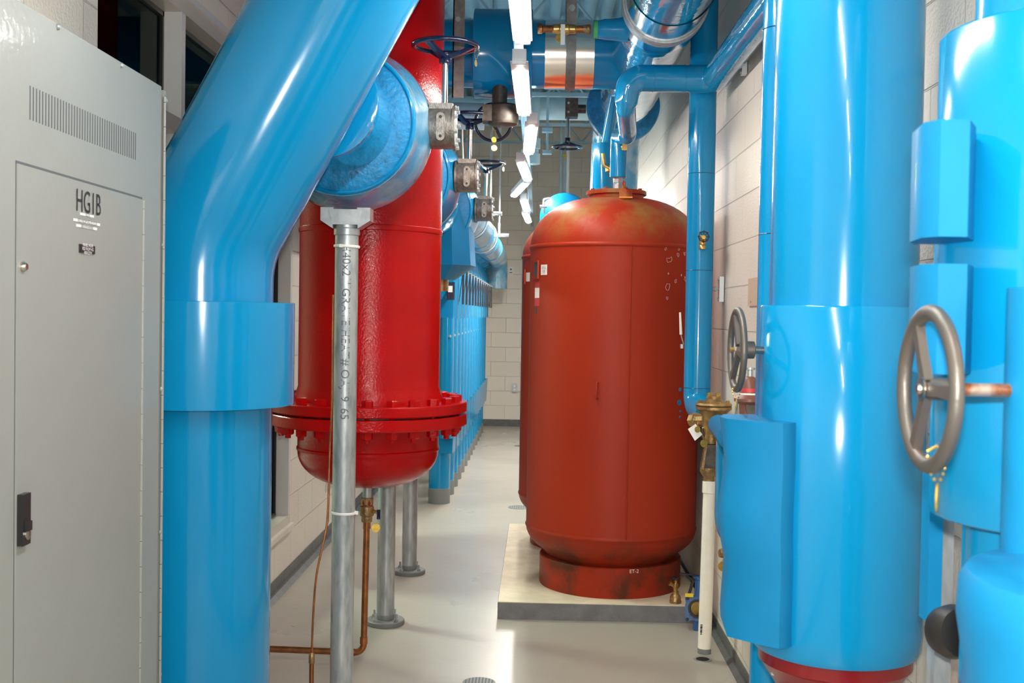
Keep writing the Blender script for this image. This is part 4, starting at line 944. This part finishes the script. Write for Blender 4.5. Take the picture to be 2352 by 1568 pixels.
t = thing('cover_plate', 'beige cover plate on the right wall behind the blue pipe', 'plate', (XR, (a.y + b.y) / 2, b.z))
MB().box((XR - .008, b.y - .15, b.z), (XR, a.y, a.z)).build('plate', mat('beige_plate', (.62, .48, .36), .5), t, bevel=.002)
p = WX(1723, 698, XR - .01); MB().lathe([(.005, 0), (.005, .004)], (XR - .008, p.y - .01, p.z + .01), (-1, 0, 0), n=8).build('screw', 'galv_l', t)
c = WY(1722, 905, 3.3)
t = thing('gas_regulator', 'brown regulator with red and white label beyond the small handwheel', 'regulator', c)
mb = MB(); mb.lathe([(.028, -.06), (.03, -.03), (.045, -.02), (.045, -.012), (.03, 0), (.026, .03), (.016, .048), (.01, .052)], c, n=24); mb.build('body', mat('brown_casting', (.16, .06, .04), .4), t)
MB().lathe([(.036, -.02), (.038, 0), (.036, .02)], c + V((.02, -.01, -.035)), (0, -1, 0), n=24).build('diaphragm', 'iron_dk', t)
mb = MB(); mb.lathe([(.0292, .0), (.0285, .014)], c + V((0, 0, .004)), n=24, cap=False); mb.build('red_band', 'redlabel', t)
mb = MB(); mb.lathe([(.0315, -.028), (.0305, .0)], c + V((0, 0, .004)), n=24, cap=False); mb.build('white_label', 'paper', t)
mb = MB(); mb.lathe([(.008, .05), (.008, .07), (.014, .072), (.014, .078)], c, n=10); mb.build('adjusting_screw', 'galv_l', t)
MB().cyl(c + V((0, 0, -.06)), c + V((0, 0, -.13)), .014, n=14).build('copper_stub', 'copper', t)
p = WX(1745, 1560, XR - .02)
t = thing('conduit', 'grey steel conduit on the right wall at the bottom edge', 'conduit', (XR - .02, p.y, 0))
MB().cyl((XR - .03, p.y, 0.0), (XR - .03, p.y, .9), .0125, n=16).build('tube', 'galv', t)

# ================================================================== BIG RIGHT RISER (A) WITH HANDWHEEL
AY = 2.5; AX = .672
t = thing('insulated_pipe', 'huge blue vertical pipe with a wide sleeve, between the two grey handwheels', 'pipe', (AX, AY, 0))
ax_ = WY(1948, 350, AY).x - .004
MB().sweep(fillet([(ax_, AY, 1.5), (ax_, AY, PZ - .03), (PXX + .03, 3.3, PZ)], .2, 10), .157, 64).build('jacket', 'blue', t)
zt1 = WY(1900, 702, AY - .17).z; zb1 = WY(1923, 1545, AY - .19).z
xs_ = WY(1926, 1100, AY).x
MB().lathe([(.15, zb1 + .004), (.175, zb1), (.181, zb1 + .012), (.184, zb1 + .05), (.184, zt1 - .4), (.178, zt1 - .003), (.176, zt1), (.157, zt1 + .001)], (xs_, AY, 0), n=72).build('sleeve', 'blue', t)
cv = [(xs_ - .155, AY + .06), (xs_ - .245, AY + .04), (xs_ - .262, AY - .02), (xs_ - .255, AY - .07), (xs_ - .20, AY - .125), (xs_ - .157, AY - .155), (xs_ - .14, AY - .150), (xs_ - .10, AY - .10)]
zt2, zb2 = WY(1720, 965, AY - .1).z, WY(1740, 1478, AY - .12).z
mb = MB(); rings = []
for u, dx in ((0, .006), (.12, .004), (.35, .010), (.5, -.004), (.62, -.003), (.8, .008), (1, -.004)):
    zz = zb2 + (zt2 - zb2) * u; rings.append([mb.bm.verts.new((x_ + (dx if i < 5 else dx * .2), y_, zz + (0 if u else .03 * (i < 3)))) for i, (x_, y_) in enumerate(cv)])
mb.skin(rings); mb.build('box_cover', 'blue_soft', t, bevel=.005)
wy = WY(1693, 803, 2.47)
t2 = thing('handwheel_valve', 'small grey steel handwheel on a short stem left of the big blue sleeve', 'valve', wy)
mb = MB(); wheel_geo(mb, wy, (-1, 0, 0), .0935, .0085, hub_r=.017, hub_h=.012, dish=.004, ph=.9, sw=.011); mb.build('handwheel', 'wheel', t2)
mb = MB(); mb.lathe([(.012, .0), (.019, .004), (.019, .028), (.015, .03)], wy + V((.008, 0, 0)), (1, 0, 0), n=20); mb.build('hub_collar', 'wheel', t2)
MB().cyl(wy, wy + V((.12, 0, 0)), .0085, n=14).build('stem', 'steel', t2)
mb = MB(); mb.lathe([(.006, 0), (.006, .01)], wy + V((-.006, 0, 0)), (-1, 0, 0), n=6); mb.build('stem_nut', 'brass', t2)
valve_tag(WY(1691, 893, 2.47), WY(1692, 930, 2.47), .0135, 'dull brass tag on a bead chain below the small grey handwheel', ax=(1, -.3, 0))
# pump head below the sleeve
t = thing('pump', 'dark red pump flange under the huge right blue sleeve', 'pump', (xs_, AY, 0))
MB().lathe([(.12, 0), (.12, .04), (.06, .06), (.06, .45), (.12, .5), (.15, .6), (.15, .72), (.12, .75), (.16, zb1 - .035), (.165, zb1 - .03), (.165, zb1 + .002), (.15, zb1 + .003)], (xs_, AY, 0), n=56).build('casing', 'red_dk', t)
for i in range(8):
    a_ = i * PI / 4 + .25; c = V((xs_ + .14 * math.cos(a_), AY + .14 * math.sin(a_), zb1 - .055)); MB().lathe([(.012, 0), (.012, .02)], c, n=6).build('bolt', 'galv_l', t, ang=20)
# thinner blue riser behind
t = thing('riser_pipe', 'thin blue riser squeezed behind the huge right pipe', 'pipe', (.64, 3.02, 0))
bx_ = WY(1793, 350, 3.02).x; MB().sweep(fillet([(bx_, 3.02, 0), (bx_, 3.02, 2.71), (.84, 3.02, 2.71)], .07, 8), .0525, 36).build('jacket', 'blue', t)
mb = MB(); mb.torus((bx_, 3.02, WY(1760, 537, 3.0).z), (0, 0, 1), .0527, .0012, 36, 6); mb.torus((bx_, 3.02, WY(1760, 64, 3.0).z), (0, 0, 1), .0527, .0012, 36, 6); mb.build('joint_seam', 'navy', t)

# ================================================================== FAR RIGHT RISER (B)
BYY = 1.50; BX = .705; rB = .178
t = thing('insulated_pipe', 'wide blue sleeve at the right edge behind the big grey handwheel', 'pipe', (BX, BYY, 0))
MB().cyl((BX + .012, BYY, .4), (BX + .012, BYY, 3.4), .145, n=56).build('jacket', 'blue', t)
zt3, zb3 = WY(2150, 72, BYY).z, WY(2118, 1185, BYY).z
MB().lathe([(.145, zb3), (rB - .003, zb3), (rB, zb3 + .003), (rB, zt3 - .003), (rB - .003, zt3), (.145, zt3 + .002)], (BX + .0, BYY, 0), n=72).build('sleeve', 'blue', t, ang=50)
for (x0_, x1_, y0_, y1_) in ((2107, 2200, 300, 547), (2102, 2194, 612, 858)):
    Yb = 1.44; a, b = WY(x0_, y0_, Yb), WY(x1_, y1_, Yb - .06); cr = WY((x1_ - 28), y0_, Yb - .10)
    mb = MB(); poly = [(a.x, Yb + .02), (cr.x - .012, Yb - .06), (cr.x, Yb - .085), (b.x + .002, Yb - .085), (b.x + .03, Yb - .03), (b.x + .03, Yb + .05), (a.x + .02, Yb + .06)]
    mb.prism(poly, b.z, a.z); o_ = mb.build('flange_box', 'blue_soft', t, bevel=.003)
wy = WY(2133, 893, 1.27)
t2 = thing('handwheel_valve', 'large grey steel handwheel with a rusty stem at the right', 'valve', wy)
mb = MB(); wheel_geo(mb, wy, (-1, 0, .0), .0945, .0095, hub_r=.0125, hub_h=.03, dish=-.001, ph=1.05, sw=.010); mb.build('handwheel', 'wheel', t2)
mb = MB(); mb.lathe([(.012, 0), (.013, .001), (.013, .003), (.011, .0035), (.006, .004), (.005, .007)], wy + V((-.006, 0, 0)), (-1, 0, 0), n=20); mb.build('stem_nut', 'steel', t2)
q = WY(2322, 893, 1.27); MB().cyl(wy, (q.x + .02, 1.27, wy.z), .0075, n=16).build('stem', mat('rusty_stem', (.42, .33, .27), .45, metal=.6, n_scale=40, col2=(.25, .08, .03), contrast=(.45, .65)), t2)
valve_tag(WY(2150, 1036, 1.25), WY(2153, 1142, 1.25), .0160, 'large-looking brass tag dangling from the big grey handwheel', ax=(1, -.45, 0))
FX = .645
t = thing('insulated_strainer', 'bright blue insulated drum with a raised neck at the lower right corner', 'pipe insulation', (FX, 1.2, 0))
zt4 = WY(2180, 1312, 1.2).z; nz = WY(2320, 660, 1.27).z
mb = MB(); mb.lathe([(.17, .5), (.19, .55), (.196, .7), (.192, .95), (.190, zt4 - .10), (.198, zt4 - .05), (.196, zt4 - .012), (.188, zt4), (.09, zt4 + .022), (.07, zt4 + .03)], (FX, 1.17, 0), n=72); mb.build('drum', 'blue_soft', t)
xn = WY(2312, 900, 1.27).x
MB().cyl((xn + .062, 1.27, zt4 - .01), (xn + .062, 1.27, nz), .060, n=40).build('neck', 'blue_soft', t)
MB().cyl((FX, 1.17, 0), (FX, 1.17, .52), .10, n=30).build('stand', 'greypvc', t)
# bits behind: blue strip, grey column, black coupling
t = thing('pipe_support', 'blue strip and grey steel support below the far right sleeve', 'support', (.62, 1.95, 0))
a, b = WY(2126, 1180, 1.9), WY(2151, 1422, 1.9); MB().box((a.x, 1.88, b.z), (b.x, 1.92, a.z + .1)).build('blue_strip', 'blue_soft', t, bevel=.002)
a, b = WY(2150, 1180, 1.97), WY(2182, 1400, 1.97); MB().box((a.x, 1.96, 0), (b.x, 2.0, a.z + .12)).build('grey_column', 'galv', t, bevel=.004)
c = WY(2190, 1450, 1.8)
t = thing('rubber_coupling', 'black rubber flex coupling beside the lower right drum', 'coupling', c)
MB().lathe([(.025, -.025), (.038, -.022), (.043, 0), (.038, .022), (.025, .025)], c, (.3, -1, .2), n=32).build('bellows', 'rubber', t)
MB().cyl(c, c + V((.12, -.02, 0)), .02, n=12).build('stub', 'rubber', t)

# ================================================================== LEFT ROW OF BLUE RISERS (FAR)
XM = -.80
def module(i, first=None):
    y = 9.3 + i * .46
    nm = ['first', 'second', 'third', 'fourth', 'fifth', 'sixth', 'seventh', 'eighth', 'ninth', 'tenth', 'eleventh', 'twelfth', 'thirteenth'][i]
    lb = 'blue insulated riser with grey foot, %s from the front in the left row' % nm
    if first: return dup(first, (XM, y, 0), lb)
    t = thing('insulated_riser', lb, 'pipe', (XM, y, 0), 'row of blue risers along the left')
    MB().lathe([(.086, .12), (.088, .122), (.088, 2.15), (.07, 2.2)], (XM, y, 0), n=28).build('jacket', 'blue', t)
    MB().lathe([(.09, 0), (.09, .125), (.087, .128)], (XM, y, 0), n=28).build('grey_foot', 'greypvc', t)
    mb = MB(); mb.prism([(XM - .12, y - .10), (XM + .10, y - .10), (XM + .135, y - .06), (XM + .135, y + .06), (XM + .10, y + .10), (XM - .12, y + .10)], 1.52, 1.98)
    mb.prism([(XM - .12, y - .10), (XM + .10, y - .10), (XM + .135, y - .06), (XM + .135, y + .06), (XM + .10, y + .10), (XM - .12, y + .10)], 1.98, 2.14, [(XM - .1, y - .04), (XM + .08, y - .04), (XM + .1, y - .02), (XM + .1, y + .02), (XM + .08, y + .04), (XM - .1, y + .04)])
    mb.build('valve_cover', 'blue', t, bevel=.004)
    MB().cyl((XM + .06, y - .13, .55), (XM + .06, y - .13, 1.53), .055, n=20).build('side_pipe', 'blue', t)
    mb = MB(); mb.prism([(XM - .08, y - .1), (XM + .11, y - .1), (XM + .125, y + .03), (XM - .08, y + .03)], .42, .72, [(XM - .08, y - .1), (XM + .125, y - .1), (XM + .14, y + .03), (XM - .08, y + .03)]); mb.build('lower_cover', 'blue', t, bevel=.004)
    c = V((XM + .155, y, 1.92)); lv = MB().bar(c + V((-.05, 0, 0)), c + V((.03, 0, 0)), .018, .018).build('lever', 'galv_l', t)
    MB().bar(c + V((.018, 0, .0)), c + V((.020, -.01, -.28)), .028, .014).build('grip', 'black', lv)
    MB().bar(c + V((.018, -.02, .0)), c + V((-.01, -.06, -.26)), .008, .006).build('slanting_grip', 'black', lv)
    MB().lathe([(.011, 0), (.011, .014)], (XM + .08, y - .185, 1.38), (1, -1, 0), n=8).build('drain_cap', 'galv', t)
    return t
mod0 = module(0)
for i in range(1, 13): module(i, mod0)
# navy sticker box on the first riser
c = WY(1035, 668, 8.9); t = thing('flow_meter', 'small navy picture panel fixed by the first blue riser', 'meter', c)
MB().box((c.x - .035, c.y, c.z - .07), (c.x + .03, c.y + .05, c.z + .07)).build('case', 'navy', t, bevel=.004)
MB().box((c.x - .02, c.y - .002, c.z - .01), (c.x + .015, c.y, c.z + .04)).build('dial', 'paper', t)
MB().cyl((c.x, c.y + .04, c.z), (c.x - .05, 9.3, c.z), .02, n=12).build('probe', 'bronze', t)
# polished header over the row
t = thing('header_pipe', 'shiny pale-blue header pipe above the left row of risers', 'pipe', (-.57, 11.5, 2.30))
MB().sweep(fillet([(-.575, 8.35, 2.31), (-.575, 15.1, 2.31), (-.575, 15.1, 1.9)], .2, 8), .145, 40).build('jacket', 'clear', t)
mb = MB()
for y in (9.2, 10.4, 11.6, 12.8, 14.0): mb.torus((-.575, y, 2.31), (0, 1, 0), .146, .004, 36, 6)
mb.build('joint_band', 'blue', t)
for i in range(13): MB().cyl((XM + .06, 9.3 + i * .46, 2.19), (-.6, 9.3 + i * .46, 2.26), .05, n=14).build('branch', 'blue', t)
for k_, (y, px) in enumerate(((9.0, 1127), (11.0, 1147))):
    a = WY(px, 490 if k_ == 0 else 540, y)
    t = thing('pipe_hanger', ('nearer' if k_ == 0 else 'farther') + ' white steel strut bracket round the shiny left header', 'pipe hanger', (a.x, y, a.z))
    mb = MB(); mb.bar((-.82, y, a.z - .0), (a.x + .06, y, a.z), .03, .03); mb.bar((-.40, y, a.z + .12), (-.40, y, a.z - .02), .02, .02); mb.build('strut', 'galv_l', t)
    mb = MB(); mb.cyl((a.x + .02, y, a.z), (a.x + .09, y, a.z), .018, n=8); mb.build('nut', 'galv_l', t)
    mb = MB(); mb.torus((-.575, y, 2.31), (0, 1, 0), .155, .006, 40, 6); mb.build('ring', 'galv_l', t)
    mb = MB(); mb.cyl((-.40, y, a.z), (-.40, y, 4.36), .008, n=8); mb.build('rod', 'galv_l', t)

# ================================================================== BACK WALL FITTINGS
c = WY(1173.5, 622, YB); t = thing('wall_thermostat', 'small white wall sensor on the back wall', 'thermostat', (c.x, YB, c.z))
MB().box((c.x - .035, YB - .03, c.z - .055), (c.x + .035, YB, c.z + .055)).build('case', 'whitep', t, bevel=.005)
MB().box((c.x - .012, YB - .034, c.z + .01), (c.x + .012, YB - .03, c.z + .03)).build('button', 'iron_dk', t)
MB().box((c.x - .02, YB - .032, c.z - .03), (c.x + .02, YB - .03, c.z - .018)).build('mark', 'slot', t)
c = WY(1182, 890, YB); t = thing('power_outlet', 'metal duplex power outlet low on the back wall', 'outlet', (c.x, YB, c.z))
MB().box((c.x - .035, YB - .045, c.z - .055), (c.x + .035, YB, c.z + .055)).build('box', 'galv_l', t, bevel=.004)
for s_ in (-1, 1): MB().box((c.x - .015, YB - .05, c.z + s_ * .024 - .014), (c.x + .015, YB - .045, c.z + s_ * .024 + .014)).build('socket', 'whitep', t, bevel=.002)
# ceiling services beyond the crossing pipe
def line(name, label, cat, pts, r, m, coup=()):
    pts = [V(p) for p in pts]; t = thing(name, label, cat, pts[0]); MB().sweep(fillet(pts, r * 1.6, 6) if len(pts) > 2 else pts, r, 20).build('pipe', m, t)
    for q, ax in coup: MB().lathe([(r * 1.0, -.05), (r * 1.35, -.045), (r * 1.35, .045), (r * 1.0, .05)], q, ax, n=20).build('coupling', m, t)
    return t
za = WY(1280, 250, 10.6).z
line('painted_main', 'thick pale-blue painted pipe across the ceiling beyond the crossing pipe', 'pipe', [(XL, 10.6, za), (XR, 10.6, za)], .105, 'paintpipe', [(WY(1228, 245, 10.6), (1, 0, 0))])
q = WY(1228, 250, 10.3)
line('sprinkler_riser', 'pale-blue painted drop pipe with fittings just right of the lamps', 'pipe', [(q.x, 10.3, WY(1228, 240, 10.3).z), (q.x, 10.3, WY(1228, 372, 10.3).z)], .042, 'paintpipe', [(V((q.x, 10.3, WY(1228, 330, 10.3).z)), (0, 0, 1)), (V((q.x, 10.3, WY(1228, 365, 10.3).z)), (0, 0, 1))])
q = WY(1258, 250, 9.8)
t = thing('trapeze_hanger', 'pale-blue painted trapeze hanger with two crossbars over the aisle', 'pipe hanger', (q.x, 9.8, WY(1258, 350, 9.8).z))
zz = [WY(1258, y_, 9.8).z for y_ in (218, 300, 350)]; mb = MB()
mb.cyl((q.x, 9.8, zz[2]), (q.x, 9.8, zz[0]), .012, n=10); mb.box((q.x - .16, 9.78, zz[0] - .015), (q.x + .36, 9.82, zz[0] + .02)); mb.build('rod', 'joist', t)
mb = MB(); mb.box((q.x - .045, 9.76, zz[1] - .015), (q.x + .045, 9.84, zz[1] + .02)); mb.box((q.x - .04, 9.76, zz[2] - .015), (q.x + .04, 9.84, zz[2] + .015)); mb.build('crossbar', 'joist', t)
for px_, y_, lb in ((1288, 14.6, 'left'), (1297, 14.6, 'middle'), (1304, 13.9, 'right')):
    q = WY(px_, 400, y_); line('conduit', 'vertical pale conduit on the back wall, %s one of three' % lb, 'conduit', [(q.x, y_, 0), (q.x, y_, 4.35)], .02, 'paintpipe' if lb != 'right' else 'whitep')
a = WY(1040, 262, 7.2); b = WY(1112, 268, 7.2)
line('wrapped_duct', 'plastic-wrapped pale pipe behind the crossing pipe sleeve', 'pipe', [(XL, 7.2, a.z), (b.x, 7.2, b.z)], .085, 'paintpipe')
line('grey_cable', 'thin pale cable looping beside the middle gear valve', 'cable', [WY(1062, 262, 7.2), WY(1062, 320, 7.2), WY(1064, 372, 7.2), WY(1040, 388, 7.2)], .005, 'whitep')
